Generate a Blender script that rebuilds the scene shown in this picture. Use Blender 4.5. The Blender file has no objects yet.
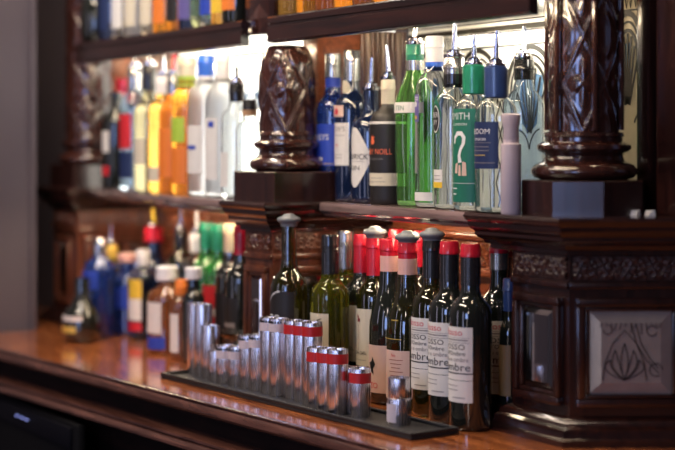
import bpy, bmesh, math, random
from mathutils import Vector, Matrix
random.seed(7)
PI = math.pi
S = bpy.context.scene
COL = S.collection

# ------------------------------------------------------------------ camera, world, lights
F = 1600.0                                   # focal length in pixels (675 wide)
TH = math.atan(957.5 / F)                    # angle between the view axis and the wall
SN, CS = math.sin(TH), math.cos(TH)
H, D = 0.47, 1.549                           # eye height over the counter, distance to shelf edge
cam_d = bpy.data.cameras.new('camera')
cam = bpy.data.objects.new('camera', cam_d)
COL.objects.link(cam)
cam.location = (0, -D, H)
cam.rotation_euler = (PI / 2, 0, PI / 2 - TH)
cam_d.sensor_width = 36
cam_d.lens = 36 * F / 675
cam_d.shift_y = -85.0 / 675
cam_d.dof.use_dof = True
cam_d.dof.focus_distance = 2.78
cam_d.dof.aperture_fstop = 2.0
cam_d.clip_start = 0.05
S.camera = cam

S.view_settings.view_transform = 'Standard'
S.view_settings.look = 'None'
S.view_settings.gamma = 1
S.view_settings.use_curve_mapping = False
S.view_settings.exposure = 0.65
try:
    S.cycles.use_denoising = True
    S.cycles.max_bounces = 14
    S.cycles.transmission_bounces = 14
    S.cycles.glossy_bounces = 5
    S.cycles.diffuse_bounces = 3
    S.cycles.sample_clamp_indirect = 6
    S.cycles.caustics_refractive = False
    S.cycles.caustics_reflective = False
except Exception:
    pass

W = bpy.data.worlds.new('world')
S.world = W
W.use_nodes = True
W.node_tree.nodes['Background'].inputs[0].default_value = (0.55, 0.42, 0.5, 1)
W.node_tree.nodes['Background'].inputs[1].default_value = 0.035


def area(name, loc, target, sx, sy, power, color):
    l = bpy.data.lights.new(name, 'AREA')
    l.shape = 'RECTANGLE'
    l.size, l.size_y, l.energy, l.color = sx, sy, power, color
    o = bpy.data.objects.new(name, l)
    COL.objects.link(o)
    o.location = loc
    o.rotation_euler = (Vector(target) - Vector(loc)).to_track_quat('-Z', 'Y').to_euler()
    return o


def point(name, loc, r, power, color):
    l = bpy.data.lights.new(name, 'POINT')
    l.shadow_soft_size, l.energy, l.color = r, power, color
    o = bpy.data.objects.new(name, l)
    COL.objects.link(o)
    o.location = loc
    return o


area('window_daylight', (0.15, -3.5, 0.66), (-2.1, 0.1, 0.45), 0.9, 1.0, 17, (0.30, 0.46, 1.0))
area('front_reflection_fill', (-3.4, -3.6, 0.35), (-2.6, -0.1, 0.1), 0.26, 2.2, 4, (0.80, 0.74, 1.0))  # unseen tall fill, added so the steel tubes have something to reflect
area('blue_streak_fill', (-1.1, -4.0, 0.5), (-2.2, 0, 0.3), 0.30, 2.3, 6, (0.62, 0.66, 1.0))  # added fill out of view for bluish streaks on tubes and column
area('warm_streak_fill', (0.9, -4.2, 0.3), (-2.4, 0, 0.1), 0.14, 2.3, 3, (1.0, 0.88, 0.80))  # added narrow warm fill out of view, for streaks on the tubes
area('ceiling_light', (-2.4, -1.3, 1.75), (-2.5, 0.0, 0.0), 1.4, 0.10, 13, (1.0, 0.80, 0.62))
area('edge_glint_fill', (-3.1, -0.45, 1.75), (-3.0, -0.3, 0.0), 1.3, 0.10, 17, (1.0, 0.86, 0.74))  # added overhead fill, placed to glint along the shelf edges
area('room_light', (0.4, -2.8, 1.7), (-2.3, 0, 0.2), 0.3, 0.3, 3, (1.0, 0.84, 0.76))
for k, (lx, ly, lz) in enumerate([(-3.3, -2.2, 1.1), (-2.3, -2.4, 1.15), (-1.3, -2.7, 1.2), (-0.3, -3.0, 1.1), (0.7, -2.5, 1.3), (-3.5, -1.2, 1.3), (-2.9, -1.0, 1.35), (-2.0, -1.4, 1.2), (-1.3, -1.1, 1.4), (-0.5, -1.9, 0.95)]):
    point('pendant_bulb', (lx, ly, lz), 0.011, 1.7, (1.0, 0.86, 0.7))


# ------------------------------------------------------------------ helpers
def xz(px, Y):
    """world X and depth of the wall-parallel plane Y seen in column px"""
    u = (px - 337.5) / F
    z = (Y + D) / (SN + u * CS)
    return z * (-CS + u * SN), z


def X(px, Y):
    return xz(px, Y)[0]


def Zh(px, py, Y):
    return H - (py - 140) * xz(px, Y)[1] / F


def newmat(name):
    m = bpy.data.materials.new(name)
    m.use_nodes = True
    return m, m.node_tree, m.node_tree.nodes['Principled BSDF']


def pbr(name, col, rough=0.4, metal=0.0, trans=0.0, coat=0.0, ior=1.45, var=0.12, scale=60, emit=None, bump=0.0, spec=0.5):
    m, nt, b = newmat(name)
    if var > 0:
        tc = nt.nodes.new('ShaderNodeTexCoord')
        n = nt.nodes.new('ShaderNodeTexNoise')
        n.inputs['Scale'].default_value = scale
        nt.links.new(tc.outputs['Object'], n.inputs['Vector'])
        mx = nt.nodes.new('ShaderNodeMix')
        mx.data_type = 'RGBA'
        mx.inputs[6].default_value = tuple(c * (1 - var) for c in col) + (1,)
        mx.inputs[7].default_value = tuple(min(1, c * (1 + var)) for c in col) + (1,)
        nt.links.new(n.outputs['Fac'], mx.inputs[0])
        nt.links.new(mx.outputs[2], b.inputs['Base Color'])
        if bump > 0:
            bp = nt.nodes.new('ShaderNodeBump')
            bp.inputs['Strength'].default_value = bump
            bp.inputs['Distance'].default_value = 0.002
            nt.links.new(n.outputs['Fac'], bp.inputs['Height'])
            nt.links.new(bp.outputs['Normal'], b.inputs['Normal'])
    else:
        b.inputs['Base Color'].default_value = tuple(col) + (1,)
    b.inputs['Roughness'].default_value = rough
    b.inputs['Metallic'].default_value = metal
    b.inputs['Transmission Weight'].default_value = trans
    b.inputs['Coat Weight'].default_value = coat
    b.inputs['Coat Roughness'].default_value = 0.08
    b.inputs['IOR'].default_value = ior
    b.inputs['Specular IOR Level'].default_value = spec
    if emit:
        b.inputs['Emission Color'].default_value = tuple(emit[0]) + (1,)
        b.inputs['Emission Strength'].default_value = emit[1]
    return m


def wood(name, c1, c2, rough=0.28, coat=0.6, stretch=(2, 30, 30), scale=3.0, bump=0.15):
    m, nt, b = newmat(name)
    tc = nt.nodes.new('ShaderNodeTexCoord')
    mp = nt.nodes.new('ShaderNodeMapping')
    mp.inputs['Scale'].default_value = stretch
    nt.links.new(tc.outputs['Object'], mp.inputs['Vector'])
    n = nt.nodes.new('ShaderNodeTexNoise')
    n.inputs['Scale'].default_value = scale
    n.inputs['Detail'].default_value = 6
    n.inputs['Distortion'].default_value = 0.6
    nt.links.new(mp.outputs['Vector'], n.inputs['Vector'])
    r = nt.nodes.new('ShaderNodeValToRGB')
    r.color_ramp.elements[0].position = 0.32
    r.color_ramp.elements[0].color = tuple(c1) + (1,)
    r.color_ramp.elements[1].position = 0.68
    r.color_ramp.elements[1].color = tuple(c2) + (1,)
    nt.links.new(n.outputs['Fac'], r.inputs['Fac'])
    nt.links.new(r.outputs['Color'], b.inputs['Base Color'])
    bp = nt.nodes.new('ShaderNodeBump')
    bp.inputs['Strength'].default_value = bump
    bp.inputs['Distance'].default_value = 0.001
    nt.links.new(n.outputs['Fac'], bp.inputs['Height'])
    nt.links.new(bp.outputs['Normal'], b.inputs['Normal'])
    b.inputs['Roughness'].default_value = rough
    b.inputs['Coat Weight'].default_value = coat
    b.inputs['Coat Roughness'].default_value = 0.12
    if coat == 0:
        b.inputs['Specular IOR Level'].default_value = 0.12
    return m


def brushed(name, col, rough=0.28):
    """steel with fine vertical brushing that varies round the cylinder"""
    m, nt, b = newmat(name)
    tc = nt.nodes.new('ShaderNodeTexCoord')
    mp = nt.nodes.new('ShaderNodeMapping')
    mp.inputs['Scale'].default_value = (420, 420, 0)
    nt.links.new(tc.outputs['Object'], mp.inputs['Vector'])
    n = nt.nodes.new('ShaderNodeTexNoise')
    n.inputs['Scale'].default_value = 1.0
    n.inputs['Detail'].default_value = 3
    nt.links.new(mp.outputs['Vector'], n.inputs['Vector'])
    r = nt.nodes.new('ShaderNodeMapRange')
    r.inputs[3].default_value = rough * 0.7
    r.inputs[4].default_value = rough * 1.3
    nt.links.new(n.outputs['Fac'], r.inputs[0])
    nt.links.new(r.outputs[0], b.inputs['Roughness'])
    bp = nt.nodes.new('ShaderNodeBump')
    bp.inputs['Strength'].default_value = 1.0
    bp.inputs['Distance'].default_value = 0.0007
    nt.links.new(n.outputs['Fac'], bp.inputs['Height'])
    nt.links.new(bp.outputs['Normal'], b.inputs['Normal'])
    b.inputs['Base Color'].default_value = tuple(col) + (1,)
    b.inputs['Metallic'].default_value = 1
    return m


MAH = wood('dark_mahogany', (0.010, 0.004, 0.004), (0.036, 0.011, 0.008), 0.24, 0.7)
MAHV = wood('dark_mahogany_upright', (0.010, 0.004, 0.004), (0.036, 0.011, 0.008), 0.26, 0.6, stretch=(30, 30, 2))
CARV = wood('carved_mahogany', (0.022, 0.008, 0.006), (0.060, 0.018, 0.012), 0.2, 0.9, stretch=(20, 20, 4))
LEDGE = wood('pale_highlight_wood', (0.10, 0.065, 0.06), (0.28, 0.19, 0.18), 0.22, 0.8)  # wood paled to stand in for the highlight along the shelf edge
REDW = wood('red_brown_panel_wood', (0.14, 0.035, 0.014), (0.30, 0.085, 0.03), 0.3, 0.4)
BLKW = wood('near_black_wood', (0.005, 0.003, 0.003), (0.014, 0.006, 0.005), 0.55, 0)
MIDW = wood('mid_brown_pedestal_wood', (0.06, 0.018, 0.010), (0.16, 0.048, 0.022), 0.28, 0.6, stretch=(20, 20, 3))
TOPW = wood('polished_counter_wood', (0.13, 0.030, 0.010), (0.60, 0.19, 0.06), 0.13, 0.9, stretch=(1.5, 14, 14), scale=5, bump=0.5)
REED = wood('reeded_panel_wood', (0.06, 0.022, 0.013), (0.20, 0.085, 0.045), 0.35, 0.4, stretch=(60, 30, 1), scale=1.5)
REEDP = wood('pale_reed_wood', (0.28, 0.17, 0.11), (0.50, 0.36, 0.25), 0.3, 0.5, stretch=(60, 30, 1), scale=1.5)
FRZ = wood('matt_carved_wood', (0.020, 0.008, 0.007), (0.055, 0.018, 0.013), 0.5, 0.1)
EDGEW = wood('lit_brown_edge_wood', (0.05, 0.018, 0.013), (0.15, 0.062, 0.045), 0.2, 0.8, stretch=(1.5, 30, 30))  # lighter brown puts the lit look of the mouldings into the wood
MAUVE = pbr('mauve_wall_paint', (0.085, 0.070, 0.085), 0.7, var=0.05, scale=8)
DARKW = pbr('dark_wall_paint', (0.03, 0.02, 0.025), 0.8, var=0.1, scale=5)
CREAM = pbr('frosted_cream_glass', (0.80, 0.78, 0.66), 0.35, var=0.06, scale=20)
GLOW_CREAM = pbr('added_glow_cream_glass', (0.80, 0.78, 0.66), 0.35, var=0.06, scale=20, emit=((1.0, 0.95, 0.80), 0.16))  # emission added to the glass to brighten the whole panel
GLOW_DIM = pbr('dim_added_glow_glass', (0.34, 0.27, 0.15), 0.35, var=0.35, scale=30, emit=((1.0, 0.78, 0.45), 0.07))  # faint emission stands in for the dim light falling on this panel
GLOW_BRIGHT = pbr('bright_added_glow_glass', (0.85, 0.83, 0.76), 0.35, var=0.06, scale=20, emit=((1.0, 0.96, 0.86), 3.0))  # stronger added emission, so the far bay reads as brilliantly lit
GLOW_WARM = pbr('amber_added_glow_glass', (0.6, 0.45, 0.3), 0.35, var=0.06, scale=20, emit=((1.0, 0.72, 0.45), 0.45))  # warm emission added to put more light behind the upper bottles
ETCH = pbr('dark_etched_line', (0.030, 0.026, 0.018), 0.5, var=0.2)
PALEBLUE = pbr('pale_blue_reflection', (0.16, 0.30, 0.50), 0.2, var=0.2, scale=30)  # bluish reflections in the glass, painted as flat patches
ETG = pbr('grey_bevelled_glass', (0.25, 0.215, 0.195), 0.3, metal=0.0, var=0.25, scale=30, coat=0.6)
MIRR = pbr('old_mirror', (0.50, 0.47, 0.46), 0.08, metal=1.0, var=0.15, scale=12)
ETL = pbr('etched_dark_line', (0.035, 0.027, 0.025), 0.5, var=0.2)
TUBE = pbr('lit_tube', (1, 1, 1), 0.5, var=0, emit=((1.0, 0.93, 0.78), 16))
STRIP = pbr('lit_strip', (1, 1, 1), 0.5, var=0, emit=((1.0, 0.78, 0.52), 46))
STEEL = brushed('brushed_steel', (0.80, 0.75, 0.77), 0.26)
CHROME = pbr('polished_steel', (0.72, 0.70, 0.72), 0.14, metal=1, var=0.05)
RUB = pbr('black_rubber', (0.014, 0.013, 0.014), 0.55, var=0.3, bump=0.4, scale=300)
REDT = pbr('red_tape', (0.50, 0.018, 0.020), 0.4, var=0.08)
WTAPE = pbr('white_tape', (0.60, 0.53, 0.58), 0.5, var=0.06)
BLACK = pbr('black_print', (0.012, 0.012, 0.014), 0.5, var=0.1)
GREYRUB = pbr('grey_rubber', (0.17, 0.18, 0.19), 0.45, var=0.1)
GLASS_DARK = pbr('dark_wine_glass', (0.010, 0.012, 0.010), 0.05, coat=1.0, var=0.3)
GLASS_GOLDEN = pbr('olive_wine_glass', (0.44, 0.46, 0.035), 0.03, trans=0.93, var=0.1)
GLASS_OLIVE = pbr('deep_olive_glass', (0.13, 0.13, 0.02), 0.03, trans=0.93, coat=1, var=0.15)
GLASS_CLEAR = pbr('clear_glass', (0.95, 0.97, 0.97), 0.02, trans=1.0, var=0)
GLASS_FROST = pbr('frosted_glass', (0.92, 0.94, 0.96), 0.28, trans=0.85, var=0.03)
GLASS_GREEN = pbr('bright_green_glass', (0.42, 0.93, 0.30), 0.04, trans=0.92, var=0.08)
GLASS_PALEGREEN = pbr('pale_green_glass', (0.60, 0.86, 0.62), 0.05, trans=0.9, var=0.05)
GLASS_MIDGREEN = pbr('mid_green_glass', (0.03, 0.30, 0.05), 0.05, trans=0.45, coat=1, var=0.1)
GLASS_BLUE = pbr('deep_blue_glass', (0.010, 0.035, 0.20), 0.05, trans=0.35, coat=1, var=0.15)
GLASS_NAVY = pbr('navy_black_glass', (0.006, 0.014, 0.045), 0.05, coat=1, var=0.2)
GLASS_PALEBLUE = pbr('pale_blue_glass', (0.72, 0.84, 0.97), 0.04, trans=0.95, var=0.05)
AMBER = pbr('amber_spirit', (0.85, 0.36, 0.04), 0.05, trans=0.75, var=0.05)
SMOKY = pbr('smoky_olive_glass', (0.42, 0.38, 0.22), 0.05, trans=0.8, var=0.1)
GOLD = pbr('golden_spirit', (0.92, 0.50, 0.10), 0.05, trans=0.75, var=0.05)
ORANGE = pbr('orange_spirit', (0.92, 0.27, 0.03), 0.08, trans=0.5, var=0.05)
BROWNS = pbr('brown_spirit', (0.30, 0.09, 0.02), 0.05, trans=0.5, coat=1, var=0.1)


def paint(name, c, r=0.4, **k):
    return pbr(name, c, r, var=k.pop('var', 0.06), **k)


P_WHITE = paint('white_paper', (0.72, 0.70, 0.66), 0.55)
P_CREAM = paint('cream_paper', (0.66, 0.60, 0.46), 0.55)
P_PINK = paint('pale_pink_paper', (0.66, 0.46, 0.38), 0.55)
P_BLUE = paint('royal_blue_paper', (0.025, 0.06, 0.42), 0.4)
P_NAVY = paint('navy_paper', (0.012, 0.025, 0.09), 0.45)
P_BLACK = paint('black_paper', (0.016, 0.014, 0.014), 0.5)
P_GREEN = paint('dark_green_paper', (0.012, 0.15, 0.095), 0.45)
P_RED = paint('red_paper', (0.55, 0.02, 0.03), 0.45)
P_YELLOW = paint('yellow_paper', (0.75, 0.50, 0.04), 0.5)
P_PURPLE = paint('violet_paper', (0.12, 0.10, 0.30), 0.45)
P_LIME = paint('lime_paper', (0.38, 0.55, 0.06), 0.45)
P_ORANGE = paint('orange_paper', (0.75, 0.20, 0.03), 0.45)
C_BLACK = paint('black_foil', (0.014, 0.014, 0.016), 0.25, coat=0.6)
C_RED = paint('red_foil', (0.52, 0.012, 0.03), 0.25, coat=0.6)
C_PINK = paint('pale_pink_foil', (0.74, 0.42, 0.36), 0.35, coat=0.4)
C_SILVER = paint('silver_foil', (0.50, 0.50, 0.48), 0.25, metal=0.9)
C_GREEN = paint('green_foil', (0.012, 0.20, 0.11), 0.3, coat=0.5)
C_NAVY = paint('navy_foil', (0.02, 0.045, 0.15), 0.3, coat=0.5)
C_BLUE = paint('blue_foil', (0.03, 0.13, 0.62), 0.3, coat=0.5)
C_WHITE = paint('white_cap_plastic', (0.78, 0.78, 0.80), 0.35)
C_CREAM = paint('cream_foil', (0.78, 0.66, 0.45), 0.35)
C_CORK = paint('cork', (0.45, 0.26, 0.13), 0.8, bump=0.3)
C_LILAC = paint('lilac_grey_plastic', (0.50, 0.42, 0.46), 0.45)
T_RED = paint('red_ink', (0.55, 0.04, 0.06), 0.5)
T_WHITE = paint('white_ink', (0.75, 0.75, 0.75), 0.5)
T_GREY = paint('grey_ink', (0.22, 0.2, 0.2), 0.5)
T_ORANGE = paint('orange_ink', (0.80, 0.16, 0.07), 0.5)
T_GOLD = paint('gold_ink', (0.72, 0.50, 0.10), 0.35, metal=0.3)
T_OCHRE = paint('dull_ochre_paper', (0.30, 0.19, 0.08), 0.5)
T_MAROON = paint('maroon_ink', (0.20, 0.02, 0.025), 0.5)


def link(name, me, mat, parent=None, loc=(0, 0, 0), smooth=35):
    if not isinstance(mat, (list, tuple)):
        mat = [mat]
    for m in mat:
        me.materials.append(m)
    if smooth:
        me.shade_smooth() if hasattr(me, 'shade_smooth') else [setattr(p, 'use_smooth', True) for p in me.polygons]
        me.set_sharp_from_angle(angle=math.radians(smooth))
    o = bpy.data.objects.new(name, me)
    COL.objects.link(o)
    o.location = loc
    if parent:
        o.parent = parent
    return o


def raw(name, vs, fs, mat, parent=None, loc=(0, 0, 0), smooth=35, recalc=True):
    me = bpy.data.meshes.new(name)
    me.from_pydata([tuple(v) for v in vs], [], fs)
    if recalc:
        bm = bmesh.new()
        bm.from_mesh(me)
        bmesh.ops.recalc_face_normals(bm, faces=bm.faces)
        bm.to_mesh(me)
        bm.free()
    me.update()
    return link(name, me, mat, parent, loc, smooth)


class MB:
    """collects simple solids into one mesh"""
    def __init__(s):
        s.v, s.f = [], []

    def add(s, vs, fs):
        n = len(s.v)
        s.v += [tuple(v) for v in vs]
        s.f += [tuple(i + n for i in f) for f in fs]
        return s

    def box(s, x0, x1, y0, y1, z0, z1, bev=0.0):
        if bev:
            bm = bmesh.new()
            bmesh.ops.create_cube(bm, size=1)
            for v in bm.verts:
                v.co = ((x0 + x1) / 2 + v.co.x * (x1 - x0), (y0 + y1) / 2 + v.co.y * (y1 - y0), (z0 + z1) / 2 + v.co.z * (z1 - z0))
            bmesh.ops.bevel(bm, geom=list(bm.edges), offset=bev, segments=2, affect='EDGES', profile=0.5)
            bm.verts.index_update()
            s.add([v.co[:] for v in bm.verts], [tuple(v.index for v in f.verts) for f in bm.faces])
            bm.free()
            return s
        vs = [(x, y, z) for z in (z0, z1) for y in (y0, y1) for x in (x0, x1)]
        return s.add(vs, [(0, 2, 3, 1), (4, 5, 7, 6), (0, 1, 5, 4), (2, 6, 7, 3), (0, 4, 6, 2), (1, 3, 7, 5)])

    def lathe(s, prof, seg=32, c=(0, 0), ang0=0.0, n_exp=2.0):
        vs, fs = [], []
        for r, z in prof:
            for k in range(seg):
                a = ang0 + 2 * PI * k / seg
                q = r
                if n_exp != 2:
                    q = r / (abs(math.cos(a)) ** n_exp + abs(math.sin(a)) ** n_exp) ** (1 / n_exp)
                vs.append((c[0] + q * math.cos(a), c[1] + q * math.sin(a), z))
        for i in range(len(prof) - 1):
            for k in range(seg):
                k2 = (k + 1) % seg
                fs.append((i * seg + k, i * seg + k2, (i + 1) * seg + k2, (i + 1) * seg + k))
        fs.append(tuple(range(seg - 1, -1, -1)))
        m = (len(prof) - 1) * seg
        fs.append(tuple(m + k for k in range(seg)))
        return s.add(vs, fs)

    def tube(s, pts, r, seg=8, taper=None):
        pts = [Vector(p) for p in pts]
        vs, fs = [], []
        for i, p in enumerate(pts):
            d = (pts[min(i + 1, len(pts) - 1)] - pts[max(i - 1, 0)]).normalized()
            up = Vector((0, 0, 1)) if abs(d.z) < 0.9 else Vector((1, 0, 0))
            a = d.cross(up).normalized()
            b = d.cross(a).normalized()
            rr = r if not taper else r + (taper - r) * i / (len(pts) - 1)
            for k in range(seg):
                t = 2 * PI * k / seg
                vs.append(p + a * rr * math.cos(t) + b * rr * math.sin(t))
        for i in range(len(pts) - 1):
            for k in range(seg):
                k2 = (k + 1) % seg
                fs.append((i * seg + k, i * seg + k2, (i + 1) * seg + k2, (i + 1) * seg + k))
        fs.append(tuple(range(seg)))
        fs.append(tuple((len(pts) - 1) * seg + k for k in range(seg)))
        return s.add(vs, fs)

    def build(s, name, mat, parent=None, loc=(0, 0, 0), smooth=35):
        return raw(name, s.v, s.f, mat, parent, loc, smooth)


def tag(o, label, cat, group=None):
    o['label'], o['category'] = label, cat
    if group:
        o['group'] = group
    return o


def struct(o):
    o['kind'] = 'structure'
    return o


def thing(name, label, cat, loc=(0, 0, 0), rz=0.0, group=None):
    o = bpy.data.objects.new(name, None)
    o.empty_display_size = 0.05
    COL.objects.link(o)
    o.location = loc
    o.rotation_euler = (0, 0, rz)
    return tag(o, label, cat, group)


def offset_poly(poly, d):
    """offset a counter-clockwise polygon outwards by d"""
    n = len(poly)
    out = []
    for i in range(n):
        p0, p1, p2 = Vector(poly[i - 1]), Vector(poly[i]), Vector(poly[(i + 1) % n])
        e1, e2 = (p1 - p0).normalized(), (p2 - p1).normalized()
        n1, n2 = Vector((e1.y, -e1.x)), Vector((e2.y, -e2.x))
        b = (n1 + n2)
        b = b / max(1e-6, b.dot(n1))
        out.append(tuple(p1 + b * d))
    return out


def loft(poly, prof):
    """prof: list of (offset, z) -> solid with moulded edge"""
    vs, fs = [], []
    n = len(poly)
    for d, z in prof:
        for x, y in offset_poly(poly, d):
            vs.append((x, y, z))
    for i in range(len(prof) - 1):
        for k in range(n):
            k2 = (k + 1) % n
            fs.append((i * n + k, i * n + k2, (i + 1) * n + k2, (i + 1) * n + k))
    fs.append(tuple(range(n - 1, -1, -1)))
    fs.append(tuple((len(prof) - 1) * n + k for k in range(n)))
    return vs, fs


def ribbon(mb, pts, w, y, close=False):
    """flat raised line in an XZ plane at depth y (front face towards -Y), 1 mm thick"""
    n = len(pts)
    L, R_ = [], []
    for i in range(n):
        a = Vector(pts[i - 1] if (i > 0 or close) else pts[i])
        b = Vector(pts[(i + 1) % n] if (i < n - 1 or close) else pts[i])
        d = (b - a)
        if d.length < 1e-9:
            d = Vector((1, 0))
        d.normalize()
        nrm = Vector((-d.y, d.x)) * w / 2
        p = Vector(pts[i])
        L.append(p + nrm)
        R_.append(p - nrm)
    vs = [(p.x, y, p.y) for p in L] + [(p.x, y, p.y) for p in R_] + [(p.x, y + 0.001, p.y) for p in L] + [(p.x, y + 0.001, p.y) for p in R_]
    fs = []
    m = n if close else n - 1
    for i in range(m):
        j = (i + 1) % n
        fs += [(i, j, n + j, n + i), (2 * n + i, 3 * n + i, 3 * n + j, 2 * n + j), (i, 2 * n + i, 2 * n + j, j), (n + i, n + j, 3 * n + j, 3 * n + i)]
    mb.add(vs, fs)


def arc(cx, cz, r, a0, a1, n=20, rz=None):
    rz = rz or r
    return [(cx + r * math.cos(a0 + (a1 - a0) * i / n), cz + rz * math.sin(a0 + (a1 - a0) * i / n)) for i in range(n + 1)]


def scroll_height(u, v):
    """running leaf-scroll relief, u in cells, v 0..1"""
    i = math.floor(u)
    fu = u - i - 0.5
    fv = (v - 0.5) * (1 if i % 2 == 0 else -1)
    r = math.hypot(fu, fv * 1.0)
    a = math.atan2(fv, fu)
    h = 0.0
    sp = (r / 0.42 - (a / (2 * PI)) * 0.5) * 2.0
    if r < 0.46:
        h = max(0, math.cos(2 * PI * sp)) ** 1.0 * 0.7
    h = max(h, 1.0 - ((r / 0.12) ** 2)) if r < 0.12 else h
    w = abs(fv - 0.36 * math.cos(2 * PI * fu))
    h = max(h, 1 - (w / 0.10) ** 2) if w < 0.10 else h
    lf = 0.5 + 0.5 * math.cos(a * 9)
    if 0.30 < r < 0.48:
        h = max(h, 0.8 * lf)
    edge = min(1, v / 0.08, (1 - v) / 0.08)
    return max(0, h) * max(0, edge)


def relief(p0, p1, z0, z1, cells, depth=0.005, nu=None, nv=26):
    """carved band between ground points p0 and p1, proud of its plane"""
    p0, p1 = Vector(p0), Vector(p1)
    d = (p1 - p0)
    nrm = Vector((d.y, -d.x)).normalized()
    nu = nu or int(cells * 26)
    vs, fs = [], []
    for j in range(nv + 1):
        for i in range(nu + 1):
            u, v = i / nu, j / nv
            h = scroll_height(u * cells * 0.999, v) * depth
            p = p0 + d * u + nrm * h
            vs.append((p.x, p.y, z0 + (z1 - z0) * v))
    for j in range(nv):
        for i in range(nu):
            a = j * (nu + 1) + i
            fs.append((a, a + 1, a + nu + 2, a + nu + 1))
    return vs, fs


def text_mesh(s, size, sx=1.0):
    cu = bpy.data.curves.new('lettering', 'FONT')
    cu.body = s
    cu.size = size
    cu.align_x = 'CENTER'
    cu.resolution_u = 2
    o = bpy.data.objects.new('tmp_lettering', cu)
    me = bpy.data.meshes.new_from_object(o)
    vs = [(v.co.x * sx, v.co.y) for v in me.vertices]
    fs = [tuple(p.vertices) for p in me.polygons]
    bpy.data.objects.remove(o)
    bpy.data.curves.remove(cu)
    bpy.data.meshes.remove(me)
    return vs, fs


def wrap(mb, pts, fs, R, z, rot=0.0):
    """wrap flat (x, y) points on a cylinder whose label faces -Y"""
    vs = []
    for x, y in pts:
        a = -PI / 2 + rot + x / R
        vs.append((R * math.cos(a), R * math.sin(a), z + y))
    mb.add(vs, fs)


def patch(mb, R, z0, z1, half, rot=0.0, n=18, x_c=0.0, shape=None):
    """cylinder patch; half = half angle. shape(v)->width factor"""
    vs, fs = [], []
    m = 1 if shape is None else 24
    for j in range(m + 1):
        v = j / m
        f = 1 if shape is None else shape(v)
        for i in range(n + 1):
            a = -PI / 2 + rot + x_c + half * f * (2 * i / n - 1)
            vs.append((R * math.cos(a), R * math.sin(a), z0 + (z1 - z0) * v))
    for j in range(m):
        for i in range(n):
            a = j * (n + 1) + i
            fs.append((a, a + 1, a + n + 2, a + n + 1))
    mb.add(vs, fs)


def rowbars(mb, R, z, half, h, rot=0.0, x_c=0.0):
    patch(mb, R, z, z + h, half, rot, n=8, x_c=x_c)


# ------------------------------------------------------------------ bottle builder
def profile(kind, h, R, rn):
    if kind == 'bordeaux':
        return [(R * .80, .000), (R * .95, .002), (R, .007), (R, h * .60), (R * .985, h * .635), (R * .90, h * .668), (R * .72, h * .695),
                (R * .52, h * .72), (rn * 1.12, h * .75), (rn * 1.02, h * .79), (rn, h * .96), (rn * .96, h)]
    if kind == 'burgundy':
        return [(R * .80, .000), (R * .95, .002), (R, .007), (R, h * .44), (R * .97, h * .50), (R * .87, h * .57), (R * .70, h * .64),
                (R * .53, h * .70), (rn * 1.22, h * .77), (rn * 1.04, h * .84), (rn, h * .96), (rn * .96, h)]
    if kind == 'spirit':
        return [(R * .85, .000), (R * .96, .002), (R, .007), (R, h * .66), (R * .99, h * .69), (R * .93, h * .725), (R * .78, h * .76),
                (R * .56, h * .79), (rn * 1.15, h * .82), (rn, h * .85), (rn, h * .97), (rn * .97, h)]
    if kind == 'flute':   # straight body, long shoulder
        return [(R * .80, .000), (R * .88, .003), (R * .90, .010), (R * .97, h * .35), (R, h * .60), (R * .98, h * .64), (R * .86, h * .70),
                (R * .66, h * .76), (rn * 1.2, h * .82), (rn, h * .86), (rn, h * .97), (rn * .97, h)]
    if kind == 'squat':
        return [(R * .88, .000), (R * .98, .003), (R, .012), (R, h * .60), (R * 1.0, h * .64), (R * .94, h * .69), (R * .78, h * .73),
                (R * .50, h * .76), (rn * 1.1, h * .79), (rn, h * .82), (rn, h * .97), (rn * .97, h)]
    if kind == 'round':
        return [(R * .70, .000), (R * .85, .004), (R * .97, h * .12), (R, h * .25), (R * .96, h * .38), (R * .80, h * .50),
                (R * .55, h * .58), (rn * 1.2, h * .64), (rn, h * .70), (rn, h * .97), (rn * .97, h)]


BOTTLES = []


SPECS = []


def bottle(name, label, cat, px, Y, Zb, kind, h, R, glass, **k):
    """remember a bottle; arrange() gives it room, then make_bottle() builds it"""
    SPECS.append([name, label, cat, px, Y, Zb, kind, h, R, glass, k])


RECTS = [(0, -3.90, -3.737, -.085, .3), (0, -2.842, -2.664, -.112, .3), (0, -2.110, -1.0, -.02, .3),
         (0.351, -2.84, -2.665, -.10, .3), (0.351, -3.90, -3.745, -.08, .3), (0.351, -2.130, -1.93, .015, .3)]
CHAINS = [(0, 362, 375, 389.5, 407.5, 432, 449.5, 470.5), (0.351, 333, 352, 371, 388, 415, 434.5, 454, 474, 496)]
YMAX = {0: .150, 0.351: .236, 0.706: .25}


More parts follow.
